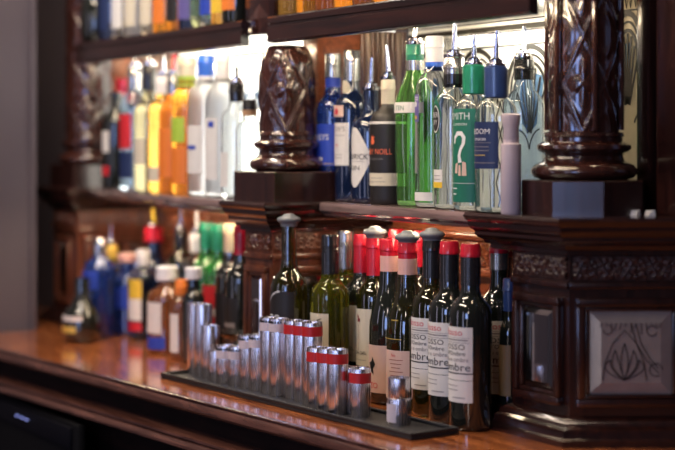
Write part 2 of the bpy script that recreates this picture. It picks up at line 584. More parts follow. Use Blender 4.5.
def arrange():
    P = []
    for q in SPECS:
        x = X(q[3], q[4])
        P.append([x, q[4]])
    # overlapping rows: each bottle steps towards the viewer until it clears its left neighbour
    fixed = set()
    for chain in CHAINS:
        prev = None
        for px in chain[1:]:
            i = next(k for k, q in enumerate(SPECS) if q[3] == px and q[5] == chain[0] and k not in fixed)
            Y = P[i][1] if prev is None else min(P[i][1], P[prev][1] + .004)
            if prev is not None:
                while math.hypot(X(px, Y) - P[prev][0], Y - P[prev][1]) < SPECS[i][8] + SPECS[prev][8] + .0006:
                    Y -= .0005
            P[i] = [X(px, Y), Y]
            fixed.add(i)
            prev = i
    home = [tuple(p) for p in P]
    for it in range(2500):
        for i in range(len(P)):
            for j in range(i):
                if SPECS[i][5] != SPECS[j][5]:
                    continue
                dx, dy = P[i][0] - P[j][0], P[i][1] - P[j][1]
                d = math.hypot(dx, dy) or 1e-6
                need = SPECS[i][8] + SPECS[j][8] + .0006
                if d < need:
                    k = (need - d) / d * .5
                    if i not in fixed:
                        P[i][0] += dx * k; P[i][1] += dy * k
                    if j not in fixed:
                        P[j][0] -= dx * k; P[j][1] -= dy * k
        for i, q in enumerate(SPECS):
            r = q[8]
            if i in fixed:
                continue
            for (zb, x0, x1, y0, y1) in RECTS:
                if zb != q[5]:
                    continue
                cx, cy = min(max(P[i][0], x0), x1), min(max(P[i][1], y0), y1)
                dx, dy = P[i][0] - cx, P[i][1] - cy
                d = math.hypot(dx, dy)
                if d < 1e-9:
                    P[i][0 if q[3] > 60 and P[i][0] > (x0 + x1) / 2 else 0] += .002 if P[i][0] > (x0 + x1) / 2 else -.002
                elif d < r:
                    P[i][0] += dx / d * (r - d); P[i][1] += dy / d * (r - d)
            P[i][1] = min(P[i][1], YMAX[q[5]] - r)
            if it < 2300:
                # sideways error in the picture
                x, y = P[i]
                zc = -x * CS + (y + D) * SN
                lat = x * SN + (y + D) * CS
                e = lat / zc * F + 337.5 - q[3]
                m = -e / F * zc * .5
                P[i][0] += m * SN; P[i][1] += m * CS
                dy = (home[i][1] - P[i][1]) * .01
                P[i][1] += dy
                P[i][0] -= dy * 1.4
    for i, q in enumerate(SPECS):
        x, y = P[i]
        zc = -x * CS + (y + D) * SN
        lat = x * SN + (y + D) * CS
        e = lat / zc * F + 337.5 - q[3]
        if abs(e) > 2 or abs(y - q[4]) > .03:
            print('MOVED %-50s dpx %.1f Y %.3f -> %.3f' % (q[1][:50], e, q[4], y))
        name, label, cat, px, Y, Zb, kind, h, R, glass, k = q
        make_bottle(name, label, cat, x, y, Zb, kind, h, R, glass, **k)


def make_bottle(name, label, cat, x, Y, Zb, kind, h, R, glass, rn=0.0145, cap=None, labels=(), stopper=None, pourer=None,
                group=None, rot=0.0, flutes=False, seg=40, extra=None):
    """cap: (material, z0 fraction, kind[, second material, z fraction])"""
    BOTTLES.append((label, x, Y, R, Zb))
    t = thing(name, label, cat, (x, Y, Zb), 0, group)
    prof = profile(kind, h, R, rn)
    m = MB().lathe(prof, seg if not flutes else 32, n_exp=2)
    if flutes:
        vs = []
        for v in m.v:
            a = math.atan2(v[1], v[0])
            r = math.hypot(v[0], v[1])
            k = 1 + 0.05 * math.cos(8 * a) * (1 if 0.01 < v[2] < h * .6 else 0)
            vs.append((r * k * math.cos(a), r * k * math.sin(a), v[2]))
        m.v = vs
    if glass.name in HOLLOW:
        n0, f0 = len(m.v), len(m.f)
        inner = [(max(.003, r - .0022), max(z, .009) if z < .02 else min(z, h - .003)) for r, z in prof]
        inner = [inner[2]] + [p for p in inner[3:]]
        m.lathe(inner, seg if not flutes else 32)
        m.f = m.f[:f0] + [tuple(reversed(f)) for f in m.f[f0:]]
        b_ = raw('glass_body', m.v, m.f, glass, t, smooth=50, recalc=False)
    else:
        m.build('glass_body', glass, t, smooth=50)
    if cap:
        cm, zf, ck = cap[:3]
        rc = rn + 0.0016
        z0, z1 = h * zf, h + 0.001
        if ck == 'foil':
            p = [(rc, z0), (rc, z1 - .022), (rc + .0010, z1 - .0205), (rc + .0010, z1 - .014), (rc + .0002, z1 - .0125), (rc, z1 - .003), (rc * .9, z1)]
        elif ck == 'screw':
            p = [(rc, z0), (rc, z1 - .030)]
            for q in range(3):
                zz = z1 - .030 + q * .004
                p += [(rc - .0007, zz + .0005), (rc - .0007, zz + .0015), (rc + .0004, zz + .002), (rc + .0004, zz + .0035)]
            p += [(rc, z1 - .0165), (rc, z1 - .0015), (rc - .0012, z1)]
        else:  # knob
            p = [(rc * 1.15, z0), (rc * 1.25, z0 + .002), (rc * 1.25, z1 - .003), (rc * 1.1, z1)]
        c = MB().lathe(p, 32).build({'foil': 'foil_capsule', 'screw': 'screw_cap', 'knob': 'cap'}[ck], cm, t, smooth=30)
        if len(cap) > 3:
            zz = h * cap[4]
            MB().lathe([(rc + .0004, z0 - .0003), (rc + .0004, zz)], 32).build('foil_band', cap[3], c, smooth=30)
    for i, L in enumerate(labels):
        lm, z0, z1, half = L['mat'], L['z'][0] * h, L['z'][1] * h, math.radians(L.get('half', 60))
        lr = math.radians(L.get('rot', 0)) + rot
        Rl = L.get('R', R) + 0.0005
        mb = MB()
        patch(mb, Rl, z0, z1, half, lr, shape=L.get('shape'))
        lo = raw('paper_label', mb.v, mb.f, lm, t, recalc=False, smooth=60)
        for T in L.get('text', ()):   # (string, size, z fraction of the label, material, x stretch[, x offset])
            mb = MB()
            vs, fs = text_mesh(T[0], T[1], T[4] if len(T) > 4 else 1)
            xo = T[5] if len(T) > 5 else 0
            wrap(mb, [(a + xo, b) for a, b in vs], fs, Rl + 0.0005, z0 + (z1 - z0) * T[2], lr)
            raw('lettering', mb.v, mb.f, T[3], lo, recalc=False, smooth=0)
        bars = {}
        for B in L.get('bars', ()):   # (z fraction, height, half angle deg, material[, x offset deg])
            bars.setdefault(B[3].name, (B[3], MB()))
            rowbars(bars[B[3].name][1], Rl + 0.0005, z0 + (z1 - z0) * B[0], math.radians(B[2]), B[1], lr, math.radians(B[4]) if len(B) > 4 else 0)
        for bm_, mb in bars.values():
            raw('printed_lines', mb.v, mb.f, bm_, lo, recalc=False, smooth=0)
        for E_ in L.get('emblem', ()):   # (list of 2-D polygons in metres around (0, zfrac)), material
            mb = MB()
            for poly in E_[0]:
                wrap(mb, poly, [tuple(range(len(poly)))], Rl + 0.0006, z0 + (z1 - z0) * E_[1], lr)
            raw('emblem', mb.v, mb.f, E_[2], lo, recalc=False, smooth=0)
    if stopper:
        z = h
        st = MB().lathe([(.0155, z - .004), (.0165, z + .002), (.0200, z + .004), (.0222, z + .007), (.0222, z + .010), (.0190, z + .013),
                         (.0120, z + .015), (.0105, z + .0175), (.0085, z + .019), (.003, z + .020)], 28).build('vacuum_stopper', GREYRUB, t, smooth=50)
    if pourer:
        pm, pd, ln = pourer      # spout material, lean angle (deg, in the picture plane), length
        z = h
        pc = MB().lathe([(rn + .001, z - .002), (rn + .002, z + .001), (rn + .002, z + .005), (rn * .8, z + .007), (rn * .8, z + .011), (rn * .5, z + .014)], 24).build('pourer_collar', CHROME, t)
        a = math.radians(pd)
        sp = MB().tube([(0, 0, z + .010), (0, 0, z + .018), (math.sin(a) * ln * .5, 0, z + .018 + math.cos(a) * ln * .5), (math.sin(a) * ln, 0, z + .018 + math.cos(a) * ln)], .0052, 12, taper=.0032)
        sp.build('pour_spout', pm, pc)
    if extra:
        extra(t)
    return t


HOLLOW = {'clear_glass', 'frosted_glass', 'bright_green_glass', 'pale_green_glass', 'pale_blue_glass'}
CH2 = paint('blue_grey_steel', (0.42, 0.48, 0.66), 0.22, metal=0.85)

# ================================================================== SETTING
# floor, walls, ceiling of the bar room
struct(MB().box(-7, 3.2, -5, 0.5, -1.0, -0.95).build('floor', BLKW))
struct(MB().box(-7, 3.2, 0.30, 0.45, -0.95, 1.9).build('wall_back', DARKW))
struct(MB().box(-4.4, -3.80, -2.6, -0.151, -0.95, 1.9).build('wall_left', MAUVE))
struct(MB().box(-3.80, -3.790, -0.165, -0.151, -0.95, 1.9, .002).box(-3.80, -3.795, -0.30, -0.27, -0.95, 1.9, .002).build('trim_1', MAUVE))
struct(MB().box(-4.45, -4.30, -0.151, 0.30, -0.95, 1.9).build('wall_left_recess', DARKW))

# ------------------------------------------------------------------ counter
def eY(x):   # front edge of the counter
    return -0.247 + (x + 2.296) * 0.083


XL, XR = -4.29, -0.9
cnt = thing('bar_counter', 'polished red-brown wooden bar counter with moulded dark front edge', 'counter', (-2.5, 0, 0))
def cpoly(inset, xl=XL, xr=XR, back=0.28):
    return [(xl + 2.5, eY(xl) + inset), (xr + 2.5, eY(xr) + inset), (xr + 2.5, back), (xl + 2.5, back)]
def fpath(prof, xl=XL, xr=XR):
    """moulding extruded along the front edge; prof = (out, z)"""
    vs, fs = [], []
    n = len(prof)
    for x in (xl, xr):
        for o, z in prof:
            vs.append((x + 2.5, eY(x) - o, z))
    for i in range(n):
        j = (i + 1) % n
        fs.append((i, j, n + j, n + i))
    fs.append(tuple(range(n)))
    fs.append(tuple(range(2 * n - 1, n - 1, -1)))
    return vs, fs
# everything in front of the pier line only
XC = -3.78
def slab(poly, z0, z1):
    return loft(poly, [(0, z0), (0, z1)])
v_, f_ = loft([(XC + 2.5, eY(XC) + .002), (XR + 2.5, eY(XR) + .002), (XR + 2.5, .28), (XL + 2.5, .28), (XL + 2.5, -.14), (XC + 2.5, -.14)], [(0, -.03), (0, 0)])
raw('worktop', v_, f_, TOPW, cnt, smooth=0)
v_, f_ = fpath([(-.004, -.0005), (.0, .0), (.006, -.0002), (.010, -.001), (.010, -.003), (.006, -.005), (.010, -.008), (.014, -.014), (.014, -.020), (.008, -.026), (.0, -.030), (-.03, -.031), (-.03, -.004)], XC)
raw('edge_moulding', v_, f_, EDGEW, cnt, smooth=35)
v_, f_ = fpath([(-.03, -.03), (-.03, -.075), (-.05, -.075), (-.05, -.03)], XC)
raw('recessed_fascia', v_, f_, BLKW, cnt, smooth=0)
v_, f_ = fpath([(-.05, -.068), (.004, -.070), (.009, -.073), (.009, -.077), (.004, -.079), (.011, -.083), (.015, -.088), (.015, -.093), (.008, -.098), (-.05, -.100)], XC)
raw('lower_moulding', v_, f_, EDGEW, cnt, smooth=35)
v_, f_ = fpath([(-.05, -.10), (-.05, -.95), (-.30, -.95), (-.30, -.10)], XC)
raw('front_panel', v_, f_, BLKW, cnt, smooth=0)

# small appliance under the counter; its glowing dots stand in for reflected lights
ax = -3.36
ap = thing('undercounter_appliance', 'black appliance under the counter edge showing small bluish lights', 'appliance', (ax, eY(ax) + 0.02, -0.95))
MB().box(-.30, .30, -.020, .0, .0, .840, .006).build('housing', paint('black_enamel', (0.004, 0.004, 0.005), 0.6, spec=0.15), ap)
MB().box(-.28, .28, -.027, -.020, .790, .832, .001).build('display_panel', paint('dark_display', (0.005, 0.005, 0.008), 0.5, spec=0.15), ap)
BL = pbr('blue_reflection_dot', (0.2, 0.2, 0.6), 0.4, var=0, emit=((0.35, 0.42, 1.0), 0.7))
for k in range(3):
    MB().lathe([(.004, 0), (.004, .002)], 12).build('reflected_light_dot', BL, ap, (-.026 + k * .030, -.029, .812))

# ------------------------------------------------------------------ lower niche panels (apron) and etched backs
YA = 0.17          # plane of the carved apron under the lower shelf
YB = 0.26          # plane of the back above the lower shelf
ZS = 0.351         # lower shelf top
ZT = 0.706         # upper shelf top

def apron(name, x0, x1, label, cells):
    t = thing(name, label, 'panel', (x0, YA, 0))
    w = x1 - x0
    MB().box(0, w, .006, .05, .0, .331).build('backing', REDW, t, smooth=0)
    MB().box(0, w, -.012, .006, .288, .300, .003).build('upper_moulding', REDW, t)
    v, f = relief((0, .0055), (w, .0055), .238, .286, cells, .010)
    raw('carved_frieze', v, f, REDW, t, smooth=60)
    MB().box(0, w, -.012, .006, .222, .236, .004).build('middle_moulding', REDW, t)
    MB().box(.0, w, -.016, .006, .176, .190, .005).build('lower_moulding', REDW, t)
    MB().box(.02, w - .02, -.002, .006, .03, .170, .002).build('mirror_panel', MIRR, t)
    MB().box(0, w, -.012, .006, .0, .028, .004).build('base_moulding', MAH, t)
    return t
apron('carved_apron', -2.668, -2.152, 'red-brown panel with carved scroll frieze behind the wine bottles', 11)
apron('carved_apron', -3.738, -2.842, 'red-brown panel with carved scroll frieze behind the far left counter bottles', 13)

# lower shelves -----------------------------------------------------
SHP = [(-.018, -.028), (-.012, -.026), (-.010, -.022), (-.004, -.020), (0, -.016), (0, -.006), (-.002, -.001), (-.006, .0003), (-.018, .0003)]
def shelf(name, poly, zt, lip, label, mat=MAH, nf=1):
    """board with a deeper moulded lip along its first nf edges, so a strip light can hide behind it"""
    c = Vector((sum(p[0] for p in poly) / len(poly), sum(p[1] for p in poly) / len(poly)))
    lp = [(p[0] - c.x, p[1] - c.y) for p in poly]
    t = thing(name, label, 'shelf', (c.x, c.y, zt))
    v, f = loft(lp, [(-.004, -.012), (-.004, -.002), (-.006, 0)])
    raw('board', v, f, mat, t, smooth=35)
    fr = [Vector(p) for p in lp[:nf + 1]]
    n = len(lip)
    vs, fs = [], []
    for i, p in enumerate(fr):
        e = (fr[min(i + 1, nf)] - fr[max(i - 1, 0)]).normalized()
        nr = Vector((e.y, -e.x))
        for o_, z in lip:
            q = p + nr * o_
            vs.append((q.x, q.y, z))
    for i in range(len(fr) - 1):
        for k in range(n):
            k2 = (k + 1) % n
            fs.append((i * n + k, i * n + k2, (i + 1) * n + k2, (i + 1) * n + k))
    fs.append(tuple(range(n)))
    fs.append(tuple((len(fr) - 1) * n + k for k in range(n)))
    raw('front_lip', vs, fs, mat, t, smooth=35)
    return t
shelf('bottle_shelf', [(-2.656, 0.0), (-2.164, 0.0), (-2.164, .258), (-2.656, .258)], ZS, SHP, 'lower dark wooden shelf holding the gin bottles', LEDGE)
shelf('bottle_shelf', [(-3.729, -.032), (-3.4, -.072), (-3.03, -.108), (-2.851, -.110), (-2.851, .258), (-3.729, .258)], ZS, SHP, 'lower dark wooden shelf holding the blurred far spirit bottles', LEDGE, 3)

# upper shelves -----------------------------------------------------
UP = [(-.018, -.050), (-.004, -.049), (0, -.046), (0, -.020), (-.003, -.018), (-.003, -.015), (0, -.013), (0, -.003), (-.003, .0003), (-.018, .0003)]
xa, xb = X(267, -.09), X(529, -.09)
xc, xd = X(76, -.09), X(241, -.09)
shelf('upper_shelf', [(xa, -.09), (xb, -.09), (X(606, YB) - .040, .258), (xa, .258)], ZT, UP, 'upper dark wooden shelf above the gin bottles', MAH)
shelf('upper_shelf', [(xc, -.09), (xd, -.09), (xd + .10, .20), (xd + .10, .258), (xc, .258)], ZT, UP, 'upper dark wooden shelf at far left carrying amber bottles', MAH)

# ------------------------------------------------------------------ etched glass backs
def etched_back(x0, x1, z0, z1, label, seed, gm=None):
    rnd = random.Random(seed)
    t = thing('etched_glass_panel', label, 'glass panel', (x0, YB, z0))
    w, h = x1 - x0, z1 - z0
    MB().box(0, w, .0, .02, 0, h).build('frosted_glass', gm or GLOW_CREAM, t, smooth=0)
    m = MB()
    y = -.0012
    ribbon(m, [(0, h - .012), (w, h - .012)], .010, y)
    ribbon(m, [(0, h - .046), (w, h - .046)], .003, y)
    n = int(w / .022)
    for i in range(n):
        cx = (i + .5) * w / n
        ribbon(m, [(cx - .008, h - .020), (cx - .004, h - .042), (cx + .001, h - .022), (cx + .006, h - .042), (cx + .009, h - .020)], .0028, y - .0006)
    nar = .56 if w < .15 else 1.0
    cx = .075 if w > .15 else w / 2
    while cx < w:
        for r, wd in ((.070, .009), (.058, .004), (.046, .006)):
            ribbon(m, arc(cx, h - .135, r * nar, -.3, PI + .3, 26, r * 1.2), wd, y - .001 - r * .004)
        for q in range(-3, 4):
            a = PI / 2 + q * .30
            ribbon(m, [(cx + .006 * math.cos(a), h - .21 + .006 * math.sin(a)), (cx + .055 * nar * math.cos(a), h - .21 + .125 * math.sin(a))], .0042, y - .0016)
        for q in (-1, 1):
            ribbon(m, arc(cx + q * .040, h - .24, .04 * nar, PI / 2, PI / 2 + q * 1.4, 12), .003, y - .0018)
        # lattice between the arches
        for q in range(5 if nar == 1 and cx + .10 < w else 0):
            zq = h - .09 - q * .045
            ribbon(m, [(cx + .062, zq), (cx + .100, zq - .045)], .0036, y - .002)
            ribbon(m, [(cx + .100, zq), (cx + .062, zq - .045)], .0036, y - .0022)
        cx += .165
    m.build('etched_pattern', ETCH, t, smooth=0)
    cx = .075
    while cx < w - .04:
        for q in (-1, 1):
            b = MB()
            b.add([(cx + q * .010, -.0009, h - .10), (cx + q * .040, -.0009, h - .105), (cx + q * .026, -.0009, h - .19), (cx + q * .010, -.0009, h - .20)], [(0, 1, 2, 3)])
            b.build('blue_reflection_patch', PALEBLUE, t, smooth=0)
        cx += .165
    return t

xe0, xe1 = -2.738, X(598, YB)
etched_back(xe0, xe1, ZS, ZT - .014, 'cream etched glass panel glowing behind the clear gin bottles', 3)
xf0, xf1 = -3.832, -2.82
etched_back(xf0, xf1, ZS, ZT - .014, 'cream glass panel glowing behind the far clear bottles', 5, GLOW_BRIGHT)
xg0, xg1 = X(606, YB), X(652, YB)
etched_back(xg0, xg1, ZS + .002, .735, 'narrow ornate cream glass panel right of the big column', 9, GLOW_DIM)
# framing of the narrow panel
t = thing('panel_frame', 'dark violet-brown upright frame around the narrow cream glass panel', 'frame', (xg0, YB - .012, ZS))
MB().box(-.030, .004, -.02, .01, 0, .75, .005).build('left_post', MAHV, t)
MB().box(xg1 - xg0 - .004, xg1 - xg0 + .028, -.02, .01, 0, .75, .005).build('right_post', MAHV, t)
MB().box(.004, xg1 - xg0 - .004, -.016, .006, .0, .036, .004).build('bottom_rail', MAHV, t)

def side_reeded(x, y0, y1, z0, z1, label):
    """bay divider whose side facing the near end is reeded"""
    t = thing('bay_divider', label, 'divider', (x, y0, z0))
    w, h = y1 - y0, z1 - z0
    MB().box(-.06, 0, 0, w, 0, h, .002).build('board', REDW, t)
    m, pale = MB(), MB()
    a = w - .110
    n = 9
    for i in range(n):
        cy = a + (i + .5) * (w - a) / n
        r = (w - a) / n / 2 * .92
        m_ = pale if i % 3 == 1 else m
        pts = [(.0002 + 1.0 * r * math.sin(PI * q / 8), cy - r * math.cos(PI * q / 8)) for q in range(9)]
        vs = [(p, q, .002) for p, q in pts] + [(p, q, h - .002) for p, q in pts]
        m_.add(vs, [(q, q + 1, 9 + q + 1, 9 + q) for q in range(8)])
    m.build('dark_reeding', REED, t, smooth=40)
    pale.build('pale_reeding', REEDP, t, smooth=40)
    return t


def reeded(x0, x1, z0, z1, label):
    w = x1 - x0
    m = MB()
    m.box(0, w, .012, .02, 0, z1 - z0)
    n = max(3, int(w / .014))
    pale = MB()
    for i in range(n):
        cx = (i + .5) * w / n
        r = w / n / 2
        m_ = pale if i % 3 == 1 else m
        rr = r * (0.95 if i % 3 else 0.7)
        pts = [(cx + rr * math.cos(PI + PI * q / 8), .012 + 1.1 * rr * math.sin(PI + PI * q / 8)) for q in range(9)]
        vs = [(a, b, 0) for a, b in pts] + [(a, b, z1 - z0) for a, b in pts]
        m_.add(vs, [(q, q + 1, 9 + q + 1, 9 + q) for q in range(8)])
    t = thing('reeded_panel', label, 'panel', (x0, YB, z0))
    m.build('dark_reeding', REED, t, smooth=40)
    pale.build('pale_reeding', REEDP, t, smooth=40)
    return t
side_reeded(-2.742, .046, .255, ZS + .0005, .691, 'reeded red-brown bay divider behind the dark gin bottles')
side_reeded(-3.835, .062, .255, ZS + .0005, .691, 'reeded red-brown bay divider behind the far dark bottles')

# backs above the upper shelf (glow added to brighten the bottles)
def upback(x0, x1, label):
    return tag(MB().box(0, x1 - x0, 0, .02, 0, .28).build('upper_back_panel', GLOW_WARM, None, (x0, YB, ZT), smooth=0), label, 'panel')
upback(xa, X(606, YB) - .036, 'warm panel with added glow behind the amber bottles of the near upper shelf')
upback(xc, xd + .1, 'warm panel with added glow behind the blurred bottles of the far upper shelf')

# lamps
def tube_lamp(x0, x1, Y, Z, r, mat, label, name='tube_light'):
    t = thing(name, label, 'light', ((x0 + x1) / 2, Y, Z))
    w = (x1 - x0) / 2
    MB().tube([(-w, 0, 0), (w, 0, 0)], r, 14).build('glowing_tube', mat, t)
    MB().box(-w - .006, w + .006, -.008, .008, r * .9, r * .9 + .005, .001).build('mounting_rail', C_WHITE, t)
    for s in (-1, 1):
        MB().tube([(s * w, 0, 0), (s * (w + .006), 0, 0)], r * 1.15, 14).build('end_cap', C_WHITE, t)
    return t
tube_lamp(X(462, .20), X(570, .20), .20, ZT - .052, .009, TUBE, 'bright white tube light under the upper shelf above the gin bottles')
tube_lamp(X(205, .20), X(272, .20), .20, ZT - .052, .009, TUBE, 'bright white tube light under the upper shelf above the far clear bottles')
tube_lamp(-2.62, -2.30, .035, ZS - .0205, .0035, STRIP, 'thin warm light strip under the lower shelf above the wine bottles', 'light_strip')
tube_lamp(-3.70, -2.90, -.01, ZS - .0205, .0035, STRIP, 'thin warm light strip under the lower shelf above the far counter bottles', 'light_strip')
tube_lamp(xa + .03, xb - .03, -.060, ZT - .0205, .0035, STRIP, 'thin warm light strip behind the lip of the near upper shelf', 'light_strip')
tube_lamp(xc + .03, xd - .02, -.060, ZT - .0205, .0035, STRIP, 'thin warm light strip behind the lip of the far upper shelf', 'light_strip')
tube_lamp(xa + .03, xb - .03, .22, .985, .006, STRIP, 'warm light strip high above the amber bottles of the near upper shelf', 'light_strip')
tube_lamp(xc + .03, xd, .22, .985, .006, STRIP, 'warm light strip high above the amber bottles of the far upper shelf', 'light_strip')

# ------------------------------------------------------------------ pedestals
CORN = [(-.025, .291), (-.018, .293), (-.018, .299), (-.012, .301), (-.010, .307), (-.004, .310), (.0, .315), (.0, .320), (.004, .324), (.008, .330), (.008, .336), (.012, .340), (.014, .346), (.011, .351)]

def etched_small(parent, w, h, m_glass=ETG, pattern=True):
    """bevelled glass set in local XZ plane facing -Y, lower left corner at origin"""
    b = min(w, h) * .14
    vs = [(0, 0, 0), (w, 0, 0), (w, 0, h), (0, 0, h), (b, -.006, b), (w - b, -.006, b), (w - b, -.006, h - b), (b, -.006, h - b)]
    g = raw('bevelled_glass', vs, [(4, 5, 6, 7), (0, 1, 5, 4), (1, 2, 6, 5), (2, 3, 7, 6), (3, 0, 4, 7)], m_glass, parent, smooth=0)
    if pattern:
        m = MB()
        y = -.0072
        cx, cz = w * .42, b + .004
        for q in range(-2, 3):
            a = PI / 2 - q * .36
            L = (h - 2 * b) * (.62 - .08 * abs(q))
            pts = [(cx + L * u * math.cos(a) * .8 + .006 * math.sin(u * PI) * q, cz + L * u * math.sin(a)) for u in [i / 8 for i in range(9)]]
            for s in (-1, 1):
                ribbon(m, [(p[0] + s * .0055 * math.sin(i / 8 * PI), p[1]) for i, p in enumerate(pts)], .0014, y)
        hi = h - 2 * b
        ribbon(m, [(cx - .034, cz), (cx - .030, cz + hi * .3), (cx - .018, cz + hi * .62), (cx, cz + hi * .84), (cx + .018, cz + hi * .62), (cx + .030, cz + hi * .3), (cx + .034, cz)], .0014, y - .0003)
        for o in (0, .007):
            ribbon(m, [(w * .50 + o, h - b), (w * .56 + o, h * .62), (w * .68 + o, h * .42), (w - b - .004, h * .26 + o)], .0014, y - .0005)
        ribbon(m, arc(w * .80, b + hi * .22, .010, 0, PI * 1.7, 12), .0014, y)
        ribbon(m, arc(b + .010, h - b - .010, .007, PI, PI * 2.4, 10), .0014, y)
        ribbon(m, arc(w - b - .014, h - b - .012, .008, .6, PI * 1.9, 10), .0014, y)
        for i in range(13):
            xx = b + (w - 2 * b) * i / 12
            ribbon(m, [(xx, h - b * .98), (xx + random.uniform(-.003, .003), h - b - random.uniform(.004, .018))], .0010, y - .0001)
        m.build('etched_pattern', ETL, g, smooth=0)
    return g

def frame_ring(mb, x0, x1, z0, z1, t, y0, y1):
    mb.box(x0, x1, y0, y1, z1 - t, z1, .0025)
    mb.box(x0, x1, y0, y1, z0, z0 + t, .0025)
    mb.box(x0, x0 + t, y0, y1, z0 + t, z1 - t, .0025)
    mb.box(x1 - t, x1, y0, y1, z0 + t, z1 - t, .0025)

def pedestal(name, poly, label, faces, wm=None, cap_poly=None):
    """poly (ccw, world XY) = outline of the cap edge at offset 0; faces = list of (i, glass material, pattern, margin)"""
    cx = sum(p[0] for p in poly) / len(poly)
    cy = sum(p[1] for p in poly) / len(poly)
    t = thing(name, label, 'pedestal', (cx, cy, 0))
    lp = [(p[0] - cx, p[1] - cy) for p in poly]
    body = offset_poly(lp, -.026)
    v, f = loft(body, [(0, .028), (0, .294)])
    raw('body', v, f, wm or MAHV, t, smooth=0)
    v, f = loft([(p[0] - cx, p[1] - cy) for p in (cap_poly or poly)], CORN)
    raw('cornice', v, f, MAH, t, smooth=35)
    v, f = loft(lp, [(.002, 0), (.002, .010), (-.002, .013), (-.004, .020), (-.004, .026), (-.010, .030), (-.012, .036), (-.020, .042), (-.026, .044)])
    raw('base_moulding', v, f, MAH, t, smooth=35)
    for (i, gm, pat, mg) in faces:
        a, b = Vector(body[i]), Vector(body[(i + 1) % len(body)])
        L = (b - a).length
        d = (b - a).normalized()
        ang = math.atan2(d.y, d.x)
        nrm = Vector((d.y, -d.x))
        v, f = relief(tuple(a + d * .006 + nrm * .0005), tuple(b - d * .006 + nrm * .0005), .254, .290, max(2, L / .040), .0042)
        raw('carved_frieze', v, f, wm or FRZ, t, smooth=60)
        m = MB()
        m.box(.0, L, -.006, 0, .240, .250, .002)
        m0, m1 = mg
        frame_ring(m, m0, m1, .058, .226, .013, -.012, 0)
        frame_ring(m, m0 + .013, m1 - .013, .071, .213, .007, -.007, 0)
        fr = m.build('panel_frame', wm or MAHV, t)
        fr.location = (a.x, a.y, 0)
        fr.rotation_euler = (0, 0, ang)
        g = etched_small(fr, m1 - m0 - .040, .128, gm, pat)
        g.location = (m0 + .020, -.001, .078)
    return t

BX0, BX1 = -2.148, -1.920
c60, s60 = .5, .866
pedestal('hexagonal_pedestal', [(BX0 + .043, 0), (BX1, 0), (BX1 + .29 * c60, .29 * s60), (BX0 + .043, .29 * s60)],
         'big dark faceted pedestal with etched glass pane at right end of the counter', [(0, MIRR, False, (.012, .130)), (1, ETG, True, (.010, .178))],
         cap_poly=[(BX0, 0), (BX1, 0), (BX1 + .29 * c60, .29 * s60), (BX0, .29 * s60)])
pedestal('square_pedestal', [(-2.835, -.106), (-2.672, -.106), (-2.672, .262), (-2.835, .262)], 'dark wooden pedestal under the middle carved column', [(0, MIRR, False, (.012, .099)), (1, MIRR, False, (.020, .225))], MIDW)
pedestal('square_pedestal', [(-3.955, -.078), (-3.745, -.078), (-3.745, .262), (-3.955, .262)], 'dark wooden pedestal under the blurred far left column', [(0, MIRR, False, (.030, .128)), (1, MIRR, False, (.020, .200))], MIDW)

# ------------------------------------------------------------------ columns
def carve(a, zz, r, n=4, cell=.125):
    """diamond lattice with four-petalled flowers"""
    u = a / (2 * PI) * n
    v = zz / cell
    fu, fv = (u % 1) - .5, (v % 1) - .5
    dd = abs(abs(fu) + abs(fv) - .5)
    h = max(0, 1 - (dd / .05) ** 2) * .8
    rr = math.hypot(fu, fv)
    th = math.atan2(fv, fu)
    pet = .26 * abs(math.cos(2 * th)) ** .8 + .02
    if rr < pet:
        h = max(h, 1.0 * (1 - (rr / pet) ** 3))
    # little scallops in the side cells
    gu, gv = ((u + .5) % 1) - .5, ((v + .5) % 1) - .5
    g = abs(math.hypot(gu, gv) - .20)
    h = max(h, .3 * max(0, 1 - (g / .05) ** 2))
    return h

def column(name, label, cx, cy, R, rt, plinth_poly, zp, z1, n_l, barrel=True, cell=.125, depth=.0045):
    t = thing(name, label, 'column', (cx, cy, ZS))
    v, f = loft(plinth_poly, [(0, 0), (0, zp - .002), (-.002, zp)])
    raw('plinth', v, f, MAHV, t, smooth=30)
    k = (rt / .075)
    def T(z): return zp + z * 1.0
    prof = [(rt * .80, T(0)), (rt * .93, T(.003)), (rt, T(.010)), (rt * 1.0, T(.016)), (rt * .93, T(.024)), (rt * .82, T(.028)), (rt * .77, T(.031)), (rt * .74, T(.038)),
            (rt * .77, T(.043)), (rt * .84, T(.045)), (rt * .89, T(.050)), (rt * .88, T(.056)), (rt * .80, T(.060)), (rt * .73, T(.062)), (rt * .73, T(.068)), (rt * .76, T(.070)), (rt * .74, T(.076)), (R * .98, T(.079))]
    MB().lathe(prof, 56).build('turned_base', CARV, t, smooth=45)
    z0 = T(.076)
    nz = int((z1 - z0) / .0035)
    na = 132
    vs, fs = [], []
    for j in range(nz + 1):
        zz = j / nz * (z1 - z0)
        if barrel:
            q = zz / (z1 - z0)
            r = R * (1.0 if q < .66 else math.sqrt(max(.0, 1 - ((q - .66) / .42) ** 2.4)))
        else:
            r = R
        for i in range(na):
            a = 2 * PI * i / na
            rr = r + depth * carve(a + 1.324, zz, r, n_l, cell) * min(1, r / R * 1.1)
            vs.append((rr * math.cos(a), rr * math.sin(a), z0 + zz))
    for j in range(nz):
        for i in range(na):
            i2 = (i + 1) % na
            fs.append((j * na + i, j * na + i2, (j + 1) * na + i2, (j + 1) * na + i))
    fs.append(tuple(nz * na + i for i in range(na)))
    raw('carved_shaft', vs, fs, CARV, t, smooth=60)
    return t

